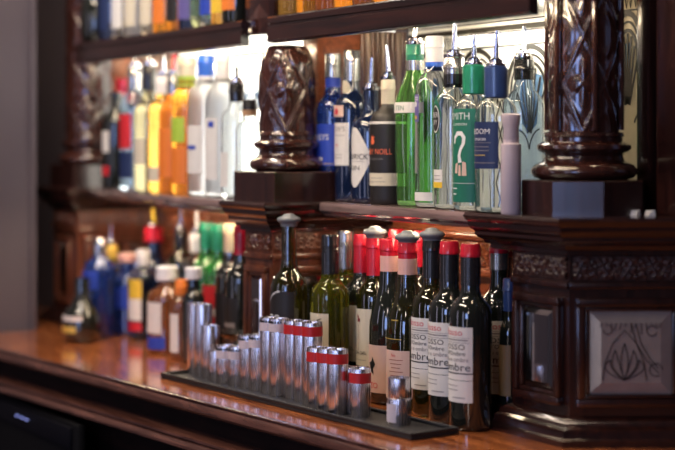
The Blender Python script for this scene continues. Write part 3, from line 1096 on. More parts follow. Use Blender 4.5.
# middle column: plinth front right corner under px 288
ccx, ccy = -2.752, -.018
column('carved_column', 'dark carved half column with four-petal flower on square plinth between the shelves', ccx, ccy, .052, .074, [(-.080, -.076), (.088, -.076), (.088, .08), (-.080, .08)], .058, .304, 4, cell=.165)
column('carved_column', 'blurred dark carved column on plinth at far left of the back bar', -3.82, 0.0, .055, .077, [(-.078, -.074), (.078, -.074), (.078, .08), (-.078, .08)], .058, .62, 4, barrel=False)
oc = [(.104 * math.cos(PI / 8 + k * PI / 4), .104 * math.sin(PI / 8 + k * PI / 4)) for k in range(8)]
rcx, rcy = -2.026, .130
rc = column('carved_column', 'large dark carved column on octagonal plinth standing on the right pedestal', rcx, rcy, .056, .086, oc, .055, .70, 5, barrel=False, cell=.155, depth=.0028)
# slender ribs up the big column
for k in range(6):
    a = -PI / 2 + (k - 2) * 2 * PI / 6 + .12
    MB().tube([(.061 * math.cos(a), .061 * math.sin(a), .135), (.061 * math.cos(a), .061 * math.sin(a), .70)], .005, 8).build('slender_rib', CARV, rc)

# pilasters behind the columns, rising past the upper shelf
def pilaster(x0, x1, y0, y1, z0, z1, label, carved=False):
    t = thing('pilaster', label, 'pilaster', ((x0 + x1) / 2, (y0 + y1) / 2, z0))
    w, d = (x1 - x0) / 2, (y1 - y0) / 2
    MB().box(-w, w, -d, d, 0, z1 - z0, .003).build('shaft', MAHV, t)
    if not carved:
        return t
    m = MB()
    hh = z1 - z0
    nn = int(hh / .06)
    for i in range(nn):
        z = (i + .5) * hh / nn
        m.add([(0, -d - .004, z), (-w * .7, -d, z), (0, -d, z + .028), (w * .7, -d, z), (0, -d, z - .028)], [(0, 1, 2), (0, 2, 3), (0, 3, 4), (0, 4, 1)])
    m.build('carved_lozenges', CARV, t, smooth=0)
    return t
pilaster(-2.83, xa - .010, -.070, .06, ZT - .03, 1.0, 'carved dark upright rising beside the near upper shelf end', True)
pilaster(X(652, .2) + .02, X(652, .2) + .30, .19, .25, ZS, 1.05, 'dark upright at the far right of the picture')
# pilaster(-4.03, -3.935, -.03, .24, 0.001, 1.0, 'near-black upright beside the mauve wall at far left')


# ================================================================== WINE BOTTLES on the counter
WG = 'wine bottles lined up on the counter'
ROSSO = dict(mat=P_WHITE, z=(.275, .56), half=60, text=[
    ('Rosso', .0155, .84, T_RED, 1.10, .000), ('ROSSO', .0125, .575, BLACK, 1.30, .0), ("dell'Ombre", .0095, .465, BLACK, 1.2, 0),
    ('rosso e ombre', .0105, .35, T_GREY, 1.0, 0), ('ombre', .0185, .175, BLACK, 1.15, .006)],
    bars=[(.795, .0006, 52, T_GREY), (.745, .0020, 48, T_GREY), (.70, .0008, 52, T_GREY), (.115, .0020, 60, BLACK)])
ROSSO_LOW = dict(mat=P_WHITE, z=(.155, .272), half=60, bars=[(.20, .0014, 20, T_GREY, 20), (.55, .0010, 30, T_GREY, -10), (.75, .0010, 30, T_GREY, -10)])
def dots(rows):   # scattered reflective dots print on the shoulder of the red bottles
    return None

def rosso(px, Y, label, cap, stopper=False, rot=0.0, glass=GLASS_DARK):
    return bottle('wine_bottle', label, 'wine bottle', px, Y, 0, 'bordeaux', .300, .0352, glass, cap=cap, labels=[ROSSO, ROSSO_LOW], stopper=stopper, group=WG, rot=rot)

rosso(432, .016, 'olive bottle with printed white label and grey stopper, first of three overlapping red-print ones', (C_BLACK, .78, 'foil'), True, glass=GLASS_OLIVE)
rosso(449.5, .008, 'dark bottle with white printed label and rose-red cap, second of the three overlapping labels', (C_RED, .78, 'foil', C_BLACK, .945))
rosso(470.5, .006, 'dark wine bottle whose white printed label is fully seen, third of the overlapping labels', (C_RED, .78, 'foil', C_BLACK, .955))
rosso(499, .062, 'dark wine bottle with narrow printed label and red-topped shiny cap beside the pedestal', (C_RED, .84, 'foil', C_SILVER, .96), rot=.92)
# fix bands: red sits on top of the capsule
bottle('wine_bottle', 'dark green bottle with grey stopper and curved white line, behind tall steel tubes', 'wine bottle', 289, -.08, 0, 'bordeaux', .312, .0350, GLASS_OLIVE, labels=[
    dict(mat=P_BLACK, z=(.30, .60), half=75, text=[('no', .026, .42, T_WHITE, 1.1, .006)], emblem=[([[(-.02 + i * .002, .004 + .030 * math.sin(i / 20 * PI / 2)) for i in range(21)] + [(-.02 + i * .002, .0025 + .0285 * math.sin(i / 20 * PI / 2)) for i in range(20, -1, -1)]], .66, T_WHITE)])],
    stopper=True, group=WG)
bottle('wine_bottle', 'olive white-wine bottle with black screw cap and cream label behind the red-banded tubes', 'wine bottle', 330, -.045, 0, 'bordeaux', .294, .0360, GLASS_GOLDEN, cap=(C_BLACK, .76, 'screw'), labels=[
    dict(mat=P_CREAM, z=(.12, .52), half=55, emblem=[([[(-.004, .0), (.004, .012), (.005, .012), (-.002, 0)], [(.008, -.002), (.013, .010), (.022, .014), (.021, .015), (.012, .012), (.007, 0)]], .80, BLACK)], bars=[(.66, .0008, 20, T_GREY, 12), (.30, .001, 30, T_GREY)])], group=WG)
bottle('wine_bottle', 'olive wine bottle with silver-grey screw cap behind the black-capped one', 'wine bottle', 346, .044, 0, 'bordeaux', .294, .0330, GLASS_GOLDEN, cap=(C_SILVER, .76, 'screw'), group=WG)
HORSE = [[(-.004, -.001), (.004, -.001), (.005, .005), (.001, .006), (.000, .010), (-.003, .012), (-.004, .008), (-.002, .005)]]
def horse(px, Y, label, stopper, glass):
    return bottle('wine_bottle', label, 'wine bottle', px, Y, 0, 'bordeaux', .292, .0345, glass, cap=(C_RED, .76, 'foil'), labels=[
        dict(mat=P_PINK if False else P_CREAM, z=(.20, .555), half=62, emblem=[(HORSE, .78, T_MAROON), ([[(-.0003, 0), (.0003, 0), (.0003, .05), (-.0003, .05)]], .26, T_MAROON)],
             text=[('VIDA DEL', .0085, .20, BLACK, 1.1)], bars=[(.10, .0008, 30, T_GREY)])], stopper=stopper, group=WG)
horse(362, .034, 'red-capped dark bottle with small maroon horse on cream label, without a stopper', False, GLASS_DARK)
horse(375, .036, 'red-capped bottle with maroon horse label and grey stopper', True, GLASS_OLIVE)
PIN = dict(mat=P_PINK, z=(.07, .36), half=62, text=[('ZZO', .014, .10, T_RED, 1.1)], emblem=[([[(-.010, .0), (-.004, .006), (-.008, .014), (.000, .018), (.002, .026), (.006, .020), (.010, .012), (.004, .004), (.006, -.006), (.0, -.002)]], .45, BLACK)])
PIN2 = dict(mat=P_PINK, z=(.07, .36), half=62, bars=[(.80 - .08 * i, .0010, 22 - (i % 3) * 4, T_MAROON, 22) for i in range(7)], text=[('No', .008, .87, T_RED, 1, .010)])
bottle('wine_bottle', 'dark sloping bottle with red and pale pink capsule and black figure on pink label', 'wine bottle', 389.5, .024, 0, 'burgundy', .292, .0370, GLASS_DARK, rn=.0152, cap=(C_RED, .79, 'foil', C_PINK, .90), labels=[PIN], group=WG)
bottle('wine_bottle', 'sloping bottle with pink text label, yellow emblem and grey stopper over red capsule', 'wine bottle', 407.5, .015, 0, 'burgundy', .292, .0370, GLASS_OLIVE, rn=.0152, cap=(C_RED, .79, 'foil', C_PINK, .90), labels=[PIN2,
    dict(mat=T_GOLD, z=(.46, .54), half=14, R=.0335, rot=14, shape=lambda v: .25 + .75 * math.sin(v * PI / 2)), dict(mat=T_GOLD, z=(.425, .429), half=40, R=.0380)], stopper=True, group=WG)
for px, Y, lb in ((397, .115, 'red-capped bottle partly hidden behind the pink-label bottles'), (420, .118, 'red and pale capped bottle glimpsed behind the first stoppered red-print bottle')):
    bottle('wine_bottle', lb, 'wine bottle', px, Y, 0, 'bordeaux', .300, .0310, GLASS_DARK, cap=(C_RED, .78, 'foil'), group=WG)
bottle('wine_bottle', 'dark bottle with black and silver capped neck glimpsed between the horse-label bottles', 'wine bottle', 383, .118, 0, 'bordeaux', .300, .0290, GLASS_OLIVE, cap=(C_BLACK, .78, 'screw'), group=WG)
bottle('wine_bottle', 'red-and-white capped bottle behind the one beside the pedestal', 'wine bottle', 505, .115, 0, 'bordeaux', .290, .024, GLASS_GOLDEN, rn=.011, cap=(C_RED, .80, 'foil', C_SILVER, .94), group=WG)
bottle('wine_bottle', 'short blue-necked bottle between the last wine bottles and the pedestal', 'wine bottle', 510, .03, 0, 'bordeaux', .240, .0170, GLASS_DARK, rn=.009, cap=(C_NAVY, .78, 'foil'), labels=[dict(mat=T_OCHRE, z=(.2, .55), half=60)], group=WG)

# ================================================================== GIN BOTTLES on the lower shelf
GG = 'spirit bottles on the lower shelf'
YG = .062
bottle('spirit_bottle', 'deep blue bottle with royal blue label beside the carved column', 'bottle', 333, .062, ZS, 'bordeaux', .288, .0330, GLASS_BLUE, rn=.0145, cap=(C_SILVER, .84, 'screw'), labels=[
    dict(mat=P_BLUE, z=(.24, .52), half=85, text=[('HARVEYS', .016, .62, T_WHITE, 1.0, -.006)], bars=[(.12, .006, 22, T_WHITE, 0), (.04, .0012, 60, T_GOLD)]),
    dict(mat=P_BLUE, z=(.73, .835), half=180, R=.0150)], group=GG)
bottle('spirit_bottle', 'navy bottle with upright cream label and silver neck seal', 'bottle', 352, .07, ZS, 'bordeaux', .292, .0335, GLASS_NAVY, rn=.0145, cap=(C_SILVER, .80, 'foil'), labels=[
    dict(mat=P_WHITE, z=(.24, .52), half=48, text=[("DOW'S", .0135, .80, T_GREY, 1.0), ('dry', .008, .45, T_RED, 1.0)], bars=[(.70, .0008, 34, T_GREY), (.25, .001, 24, T_GREY), (.18, .001, 24, T_GREY)]),
    dict(mat=P_PINK, z=(.56, .635), half=30, R=.0344, emblem=[([[(-.005, 0), (.005, 0), (.006, .008), (0, .013), (-.006, .008)]], .2, T_RED)]),
    dict(mat=P_CREAM, z=(.70, .80), half=50, R=.0175, shape=lambda v: .4 + .6 * math.sin(PI * v))], group=GG)
bottle('spirit_bottle', 'squat black bottle with white diamond label', 'bottle', 371, .07, ZS, 'squat', .215, .0365, GLASS_NAVY, rn=.0150, labels=[
    dict(mat=P_WHITE, z=(.14, .66), half=62, shape=lambda v: .12 + .88 * (1 - abs(2 * v - 1)) ** .75, text=[("HENDRICK'S", .0150, .47, BLACK, 1.0), ('GIN', .0120, .29, BLACK, 1.5)], bars=[(.43, .0006, 40, T_GREY)])],
    pourer=(CH2, 4, .042), group=GG)
bottle('spirit_bottle', 'black bottle with white shoulders, red bird emblem and cream band', 'bottle', 388, .07, ZS, 'squat', .232, .0340, P_BLACK, rn=.0115, cap=(P_CREAM, .80, 'foil'), labels=[
    dict(mat=P_CREAM, z=(.15, .25), half=150, bars=[(.3, .0008, 50, T_GREY), (.6, .0008, 40, T_GREY)]),
    dict(mat=P_BLACK, z=(.28, .62), half=90, text=[('CUBY NOILL', .0150, .35, T_ORANGE, .80, .008), ('LONDON GIN', .0055, .22, T_GREY, 1, .008)],
         emblem=[([[(-.002, 0), (.005, 0), (.008, .006), (.005, .010), (.008, .015), (.004, .014), (.002, .019), (.000, .013), (-.003, .016), (-.002, .009), (-.005, .005)]], .58, T_ORANGE)]),
    dict(mat=P_WHITE, z=(.64, .66), half=180)],
    pourer=(CH2, -6, .046), group=GG)
bottle('spirit_bottle', 'bright green fluted bottle with pale band label and ribbed metal cap', 'bottle', 415, .07, ZS, 'flute', .292, .0365, GLASS_GREEN, rn=.0150, flutes=True, cap=(C_GREEN, .84, 'screw', C_SILVER, .90), labels=[
    dict(mat=P_WHITE, z=(.575, .64), half=78, R=.0372, text=[('No TEN', .0120, .25, P_GREEN, 1.0, -.004)])], pourer=(CHROME, 10, .030), group=GG)
bottle('spirit_bottle', 'tall clear bottle with narrow violet label and blue-ringed white cap', 'bottle', 434.5, .07, ZS, 'spirit', .302, .0345, GLASS_CLEAR, rn=.0145, cap=(C_WHITE, .80, 'foil', C_BLUE, .85), labels=[
    dict(mat=P_PURPLE, z=(.50, .66), half=17, rot=-14, emblem=[([[(-.004, 0), (.004, 0), (.005, .006), (0, .011), (-.005, .006)]], .55, T_WHITE), ([[(-.006, 0), (.006, 0), (.005, .006), (-.005, .006)]], .10, T_GOLD)], bars=[(.88, .0012, 14, T_WHITE), (.80, .0012, 14, T_WHITE)]),
    dict(mat=P_WHITE, z=(.04, .09), half=50), dict(mat=T_GREY, z=(.20, .50), half=10, rot=-14, text=[])], group=GG)
OV = [(.013 * math.cos(2 * PI * i / 28), .026 * math.sin(2 * PI * i / 28)) for i in range(28)]
OV2 = [(.0115 * math.cos(2 * PI * i / 28), .0235 * math.sin(2 * PI * i / 28)) for i in range(28)]
OV3 = [(.0100 * math.cos(2 * PI * i / 28), .0215 * math.sin(2 * PI * i / 28)) for i in range(28)]
bottle('spirit_bottle', 'clear bottle with black oval emblem, yellow-edged label and black capped neck', 'bottle', 454, .07, ZS, 'spirit', .262, .0345, GLASS_CLEAR, rn=.0165, cap=(C_SILVER, .80, 'foil', C_BLACK, .89), labels=[
    dict(mat=P_GREEN, z=(.48, .74), half=24, rot=-8, R=.0347, shape=lambda v: max(.02, math.sin(PI * v)), text=[]),
    dict(mat=P_WHITE, z=(.14, .26), half=30, rot=-10, bars=[(.0, .010, 30, P_YELLOW), (.45, .001, 22, T_GREY), (.65, .001, 22, T_GREY)])], pourer=(CH2, 4, .042), group=GG, extra=lambda t_: oval(t_))
def oval(b7):
  o_ = MB()
  wrap(o_, OV, [tuple(range(28))], 0.0354, .155, math.radians(-8))
  ov = raw('oval_emblem', o_.v, o_.f, BLACK, b7, recalc=False, smooth=0)
  o_ = MB()
  wrap(o_, OV2, [tuple(range(28))], 0.0357, .155, math.radians(-8))
  raw('oval_ring', o_.v, o_.f, T_WHITE, ov, recalc=False, smooth=0)
  o_ = MB()
  wrap(o_, OV3, [tuple(range(28))], 0.0360, .155, math.radians(-8))
  raw('oval_centre', o_.v, o_.f, BLACK, ov, recalc=False, smooth=0)
  o_ = MB()
  for s_, z_ in (('BER', .158), ('RY', .145)):
      v_, f_ = text_mesh(s_, .0125, .9)
      wrap(o_, v_, f_, .0364, z_, math.radians(-8))
  raw('lettering', o_.v, o_.f, T_WHITE, ov, recalc=False, smooth=0)
# swan-neck figure shaped like a question mark
Q = []
cl = [(.004, .026), (.010, .034), (.016, .034), (.020, .026), (.017, .016), (.009, .006), (.004, -.006), (.006, -.020)]
cl = [(-.012, .020), (-.011, .030), (-.004, .037), (.005, .037), (.010, .030), (.009, .020), (.003, .010), (.000, .000), (.002, -.012)]
wd = [.003, .006, .0075, .0075, .007, .006, .0055, .006, .008]
L_, R_ = [], []
for i, p in enumerate(cl):
    a, b = Vector(cl[max(0, i - 1)]), Vector(cl[min(len(cl) - 1, i + 1)])
    d = (b - a).normalized()
    n = Vector((-d.y, d.x)) * wd[i] / 2
    L_.append(tuple(Vector(p) + n)); R_.append(tuple(Vector(p) - n))
SW = [[L_[i], L_[i + 1], R_[i + 1], R_[i]] for i in range(len(cl) - 1)]
FEET = [[(-.012, -.030), (-.004, -.030), (-.003, -.012), (-.009, -.014)], [(.006, -.034), (.015, -.034), (.014, -.012), (.007, -.010)], [(-.002, -.034), (.004, -.034), (.003, -.016), (-.001, -.016)]]
bottle('spirit_bottle', 'clear bottle with dark green label bearing a white swan-neck figure and green cap', 'bottle', 474, .07, ZS, 'spirit', .245, .0350, GLASS_CLEAR, rn=.0140, cap=(C_GREEN, .80, 'knob'), labels=[
    dict(mat=P_GREEN, z=(.06, .70), half=56, rot=10, text=[('SIPSMITH', .0165, .885, T_WHITE, 1.0, -.012), ('LONDON', .006, .82, T_WHITE, 1.2)],
         emblem=[(SW, .50, T_WHITE), (FEET, .50, P_PINK)], bars=[(.20, .0008, 46, T_WHITE), (.14, .002, 12, T_WHITE, -20), (.08, .002, 9, T_WHITE, -20)])], pourer=(CH2, 2, .034), group=GG)
bottle('spirit_bottle', 'clear bottle with square navy label and navy collared neck', 'bottle', 496, .07, ZS, 'spirit', .240, .0350, GLASS_CLEAR, rn=.0140, cap=(C_NAVY, .78, 'knob'), labels=[
    dict(mat=P_NAVY, z=(.30, .62), half=60, text=[('BLOOM', .0125, .74, T_WHITE, 1.1), ('LONDON', .0060, .60, T_WHITE, 1.2)], bars=[(.55, .0008, 40, T_GREY), (.46, .0012, 34, T_GREY), (.38, .0012, 34, T_GREY), (.28, .0012, 24, T_GOLD), (.12, .001, 50, T_GREY)])], pourer=(CH2, 3, .042), group=GG)
bottle('spirit_bottle', 'pale blue glass bottle with dark pourer behind the big column plinth', 'bottle', 524, .185, ZS, 'spirit', .262, .0350, GLASS_PALEBLUE, rn=.0160, cap=(C_BLACK, .86, 'foil'), pourer=(CH2, 0, .040), group=GG)

# lilac-grey dispenser
px_ = 511
t = thing('dispenser_bottle', 'matt lilac-grey plastic dispenser bottle at the column plinth', 'bottle', (X(px_, .020), .020, ZS))
BOTTLES.append(('lilac', X(px_, .020), .020, .0165, ZS))
MB().lathe([(.0155, 0), (.0165, .002), (.0165, .108), (.0165, .112), (.0130, .114), (.0130, .120)], 32).build('bottle_body', C_LILAC, t)
MB().lathe([(.0125, .120), (.0130, .121), (.0120, .138), (.0135, .142), (.0160, .156), (.0160, .160), (.012, .162)], 32).build('flared_cap', C_LILAC, t)
# folded paper scraps on the pedestal
for px_, Y_, a_, lb in ((633, .15, .3, 'small folded white paper scrap on the pedestal top, nearer the plinth'), (650, .17, -.4, 'small folded white paper scrap on the pedestal top, further right')):
    x_ = X(px_, Y_)
    o = MB().add([(-.010, -.006, 0), (.010, -.006, 0), (.010, .006, 0), (-.010, .006, 0), (-.008, -.004, .008), (.009, -.003, .006), (.010, .004, .009), (-.009, .003, .006)],
                 [(0, 3, 2, 1), (4, 5, 6, 7), (0, 1, 5, 4), (1, 2, 6, 5), (2, 3, 7, 6), (3, 0, 4, 7)]).build('paper_scrap', P_WHITE, None, (x_, Y_, ZS), smooth=0)
    o.rotation_euler = (0, 0, a_)
    tag(o, lb, 'paper', 'paper scraps on the pedestal')

# ================================================================== FAR LEFT BAY, lower shelf (soft focus)
FG = 'blurred spirit bottles on the far lower shelf'
Yf = .0
def far(px, label, kind, h, R, glass, Y=Yf, **k):
    return bottle(k.pop('name', 'spirit_bottle'), label, 'bottle', px, Y, ZS, kind, h, R, glass, group=FG, seg=28, **k)
far(116.5, 'black bottle with white side label, first bottle of the far shelf', 'spirit', .235, .034, GLASS_DARK, Y=-.015, labels=[dict(mat=P_WHITE, z=(.38, .60), half=35), dict(mat=P_RED, z=(.14, .24), half=35)])
far(125, 'dark bottle with bright red capped neck on the far shelf', 'spirit', .272, .034, GLASS_NAVY, Y=.055, cap=(C_RED, .78, 'knob'), rn=.017, labels=[dict(mat=P_NAVY, z=(.2, .6), half=60)])
far(134, 'clear bluish bottle with scarlet label on the far shelf', 'spirit', .290, .034, GLASS_PALEBLUE, Y=-.02, cap=(C_SILVER, .80, 'foil'), labels=[dict(mat=P_RED, z=(.34, .62), half=55), dict(mat=P_NAVY, z=(.10, .32), half=60)], pourer=(CHROME, 5, .03))
far(149, 'olive-clear bottle with small cream label on the far shelf', 'bordeaux', .290, .034, SMOKY, Y=-.03, cap=(C_BLACK, .80, 'foil'), labels=[dict(mat=P_CREAM, z=(.22, .42), half=50)], pourer=(CHROME, -4, .03))
far(163, 'golden bottle between olive and orange ones on the far shelf', 'spirit', .265, .033, GOLD, Y=-.035, cap=(C_WHITE, .84, 'foil'), labels=[dict(mat=P_CREAM, z=(.1, .22), half=50)], pourer=(CHROME, 4, .03))
far(174, 'bright orange bottle on the far shelf', 'spirit', .262, .034, ORANGE, Y=-.035, cap=(C_SILVER, .84, 'foil'), labels=[dict(mat=P_ORANGE, z=(.14, .55), half=60)], pourer=(C_RED, 3, .03))
far(187, 'amber bottle with lime green label and cream neck on the far shelf', 'spirit', .300, .034, AMBER, Y=-.03, rn=.018, cap=(P_CREAM, .76, 'foil', P_LIME, .86), labels=[dict(mat=P_LIME, z=(.38, .56), half=55), dict(mat=P_ORANGE, z=(.08, .34), half=60)])
far(206, 'big frosted clear bottle with blue cap on the far shelf', 'spirit', .300, .039, GLASS_FROST, Y=-.03, rn=.0165, cap=(C_BLUE, .80, 'foil', C_WHITE, .85), labels=[dict(mat=P_WHITE, z=(.16, .50), half=50, bars=[(.5, .008, 30, P_BLUE)])])
far(223, 'tall frosted white bottle with white cap on the far shelf', 'spirit', .300, .037, GLASS_FROST, Y=-.03, cap=(C_WHITE, .80, 'foil'), labels=[dict(mat=P_WHITE, z=(.12, .55), half=45, bars=[(.85, .012, 12, P_BLUE, 20)])])
far(237, 'clear bottle with black pourer on the far shelf', 'spirit', .235, .033, GLASS_CLEAR, Y=-.04, cap=(C_BLACK, .84, 'foil'), labels=[dict(mat=P_WHITE, z=(.1, .4), half=30)], pourer=(C_BLACK, 0, .03))
far(250, 'clear bottle with black-topped cork beside the middle column', 'spirit', .200, .029, GLASS_CLEAR, Y=-.055, rn=.0135, cap=(C_BLACK, .84, 'foil', C_CORK, .93))

# ================================================================== UPPER SHELF bottles
UG = 'bottles on the upper shelves'
def upper(px, Y, label, kind, h, R, glass, **k):
    return bottle('spirit_bottle', label, 'bottle', px, Y, ZT, kind, h, R, glass, group=UG, seg=28, **k)
US = [
    (97, 'dark bottle with gold and white label, leftmost on the upper shelf', GLASS_DARK, P_CREAM, T_GOLD, .24, .042, 'round'),
    (113, 'dark bottle with navy label next to the leftmost upper one', GLASS_NAVY, P_NAVY, P_CREAM, .26, .034, 'spirit'),
    (126, 'clear bottle with pale label on the upper shelf', GLASS_CLEAR, P_WHITE, P_WHITE, .26, .034, 'spirit'),
    (140, 'pale bottle with black-banded cream label on the upper shelf', GLASS_FROST, P_CREAM, P_BLACK, .26, .036, 'spirit'),
    (155, 'cream-labelled bottle with yellow top band on the upper shelf', GLASS_CLEAR, P_CREAM, P_YELLOW, .26, .034, 'spirit'),
    (168, 'orange-brown bottle on the far upper shelf', AMBER, P_ORANGE, P_CREAM, .25, .034, 'spirit'),
    (181, 'amber bottle with dark band on the far upper shelf', AMBER, P_BLACK, P_ORANGE, .25, .033, 'spirit'),
    (193, 'dark violet bottle on the far upper shelf', GLASS_NAVY, P_PURPLE, P_BLACK, .25, .032, 'spirit'),
    (205, 'pale green round bottle on the far upper shelf', GLASS_PALEGREEN, P_WHITE, P_WHITE, .22, .034, 'round'),
    (215, 'blue-labelled bottle on the far upper shelf', GLASS_PALEBLUE, P_BLUE, P_WHITE, .26, .032, 'spirit'),
    (226, 'golden bottle on the far upper shelf', GOLD, P_YELLOW, P_WHITE, .25, .032, 'spirit'),
    (238, 'black bottle with orange label at the far upper shelf end', GLASS_DARK, P_ORANGE, P_BLACK, .26, .034, 'spirit'),
]
for i, (px, lb, g, m1, m2, h, R, kd) in enumerate(US):
    x_ = upper(px, -.035 + (.0 if i < 9 else -.0), lb, kd, h, R, g, cap=(C_BLACK, .86, 'foil'), labels=[dict(mat=m1, z=(.10, .42), half=50, R=R * (.99 if kd == 'round' else 1)), dict(mat=m2, z=(.43, .50), half=50)] if kd != 'round' else [])
US2 = [
    (296, 'golden whisky bottle, first on the near upper shelf', GOLD, P_CREAM, .036), (315, 'amber bottle with cream label on the near upper shelf', AMBER, P_CREAM, .036),
    (334, 'brown bottle with dark label on the near upper shelf', BROWNS, P_BLACK, .036), (353, 'amber bottle beside the dark-labelled one on the near upper shelf', AMBER, P_ORANGE, .036),
    (372, 'dark amber bottle with cream band on the near upper shelf', BROWNS, P_CREAM, .036), (392, 'golden-brown bottle further along the near upper shelf', AMBER, P_CREAM, .037),
    (412, 'deep brown bottle, last one glimpsed on the near upper shelf', BROWNS, P_RED, .037)]
for px, lb, g, m1, R in US2:
    upper(px, -.030, lb, 'spirit', .25, R, g, cap=(C_BLACK, .86, 'foil'), labels=[dict(mat=m1, z=(.16, .5), half=50)])

# ================================================================== FAR LEFT counter bottles (soft focus)
CG = 'blurred bottles at the far end of the counter'
def cb(px, Y, label, kind, h, R, glass, **k):
    return bottle(k.pop('name', 'spirit_bottle'), label, 'bottle', px, Y, 0, kind, h, R, glass, group=CG, seg=28, **k)
cb(82, -.14, 'squat dark bottle with gold and grey bands at the far end of the counter', 'round', .150, .045, GLASS_DARK, rn=.017, labels=[dict(mat=T_GOLD, z=(.16, .26), half=50, R=.0455), dict(mat=P_WHITE, z=(.34, .42), half=70, R=.0442)])
cb(100, -.06, 'bright blue bottle with pale label at the far end of the counter', 'spirit', .235, .040, GLASS_BLUE, cap=(CHROME, .84, 'foil'), labels=[dict(mat=P_BLUE, z=(.50, .68), half=60)])
cb(111, -.02, 'clear-and-gold bottle between the two blue bottles', 'spirit', .215, .032, GLASS_CLEAR, cap=(T_GOLD, .78, 'foil'), labels=[dict(mat=P_WHITE, z=(.2, .4), half=50)], pourer=(CHROME, 3, .03))
cb(127, -.01, 'deep blue bottle with pinkish cap at the far end of the counter', 'squat', .195, .040, GLASS_BLUE, rn=.018, cap=(C_PINK, .90, 'knob'), labels=[dict(mat=P_BLUE, z=(.34, .60), half=70)])
cb(143, .000, 'bottle with yellow, white and red label beside the deep blue one', 'spirit', .210, .034, GLASS_CLEAR, cap=(C_WHITE, .8, 'foil'), labels=[dict(mat=P_YELLOW, z=(.46, .68), half=60), dict(mat=P_WHITE, z=(.22, .46), half=60), dict(mat=P_RED, z=(.1, .2), half=60)])
cb(154, .085, 'dark bottle with red ball pourer behind the white-label bottle', 'bordeaux', .255, .036, GLASS_NAVY, cap=(C_RED, .86, 'knob'), rn=.018, pourer=(P_YELLOW, -14, .03))
cb(167, -.055, 'bottle with tall white label over a dark blue band, left of the steel tubes', 'squat', .190, .043, BROWNS, rn=.018, cap=(C_WHITE, .84, 'knob'), labels=[dict(mat=P_WHITE, z=(.24, .60), half=48, text=[]), dict(mat=P_BLUE, z=(.06, .20), half=60)])
cb(181, .070, 'olive bottle with black pourer behind the white-label bottle', 'spirit', .260, .036, GLASS_OLIVE, cap=(C_BLACK, .84, 'foil'), pourer=(CHROME, 3, .03))
cb(181, -.075, 'slim bottle with pale upright label beside the tallest steel tube', 'spirit', .170, .023, BROWNS, rn=.011, cap=(C_ORANGE if False else P_ORANGE, .8, 'foil'), labels=[dict(mat=P_WHITE, z=(.1, .58), half=50)])
cb(197, .045, 'clear bottle with white pourer behind the tallest steel tube', 'spirit', .260, .034, GLASS_CLEAR, cap=(C_WHITE, .82, 'foil'), pourer=(C_WHITE, 0, .03))
cb(193.5, -.075, 'small dark bottle with square white cap behind the tallest steel tube', 'squat', .200, .024, GLASS_DARK, rn=.0125, cap=(C_WHITE, .88, 'knob'))
cb(207, .035, 'bright green bottle, left one of the green pair', 'bordeaux', .285, .036, GLASS_MIDGREEN, cap=(C_GREEN, .80, 'foil'), labels=[dict(mat=P_GREEN, z=(.2, .5), half=50)])
cb(219, .030, 'green-necked bottle with red label, right one of the green pair', 'bordeaux', .285, .036, GLASS_MIDGREEN, cap=(C_GREEN, .80, 'foil'), labels=[dict(mat=P_RED, z=(.14, .54), half=60, bars=[(.42, .016, 50, T_WHITE)])])
cb(231, .010, 'dark wine bottle with cream capsule beside the green pair', 'bordeaux', .290, .034, GLASS_DARK, cap=(C_CREAM, .78, 'foil', C_SILVER, .8), labels=[dict(mat=P_BLACK, z=(.2, .5), half=50)])
cb(241.5, -.02, 'dark wine bottle with red capsule beside the square pedestal', 'bordeaux', .292, .034, GLASS_DARK, cap=(C_RED, .80, 'foil'), labels=[dict(mat=P_BLACK, z=(.2, .5), half=50, bars=[(.3, .010, 40, T_GREY)])])
# stemmed dish and folded napkin behind the short tubes
gx, gy = X(233, -.07), -.065
t = thing('coupe_glass', 'shallow clear stemmed glass behind the short steel tubes', 'glass', (gx, gy, 0))
MB().lathe([(.030, 0), (.030, .002), (.006, .005), (.0035, .012), (.0035, .060), (.006, .064), (.024, .072), (.040, .080), (.0405, .083), (.039, .083), (.022, .075), (.002, .068)], 32).build('glass_bowl', GLASS_CLEAR, t, smooth=50)

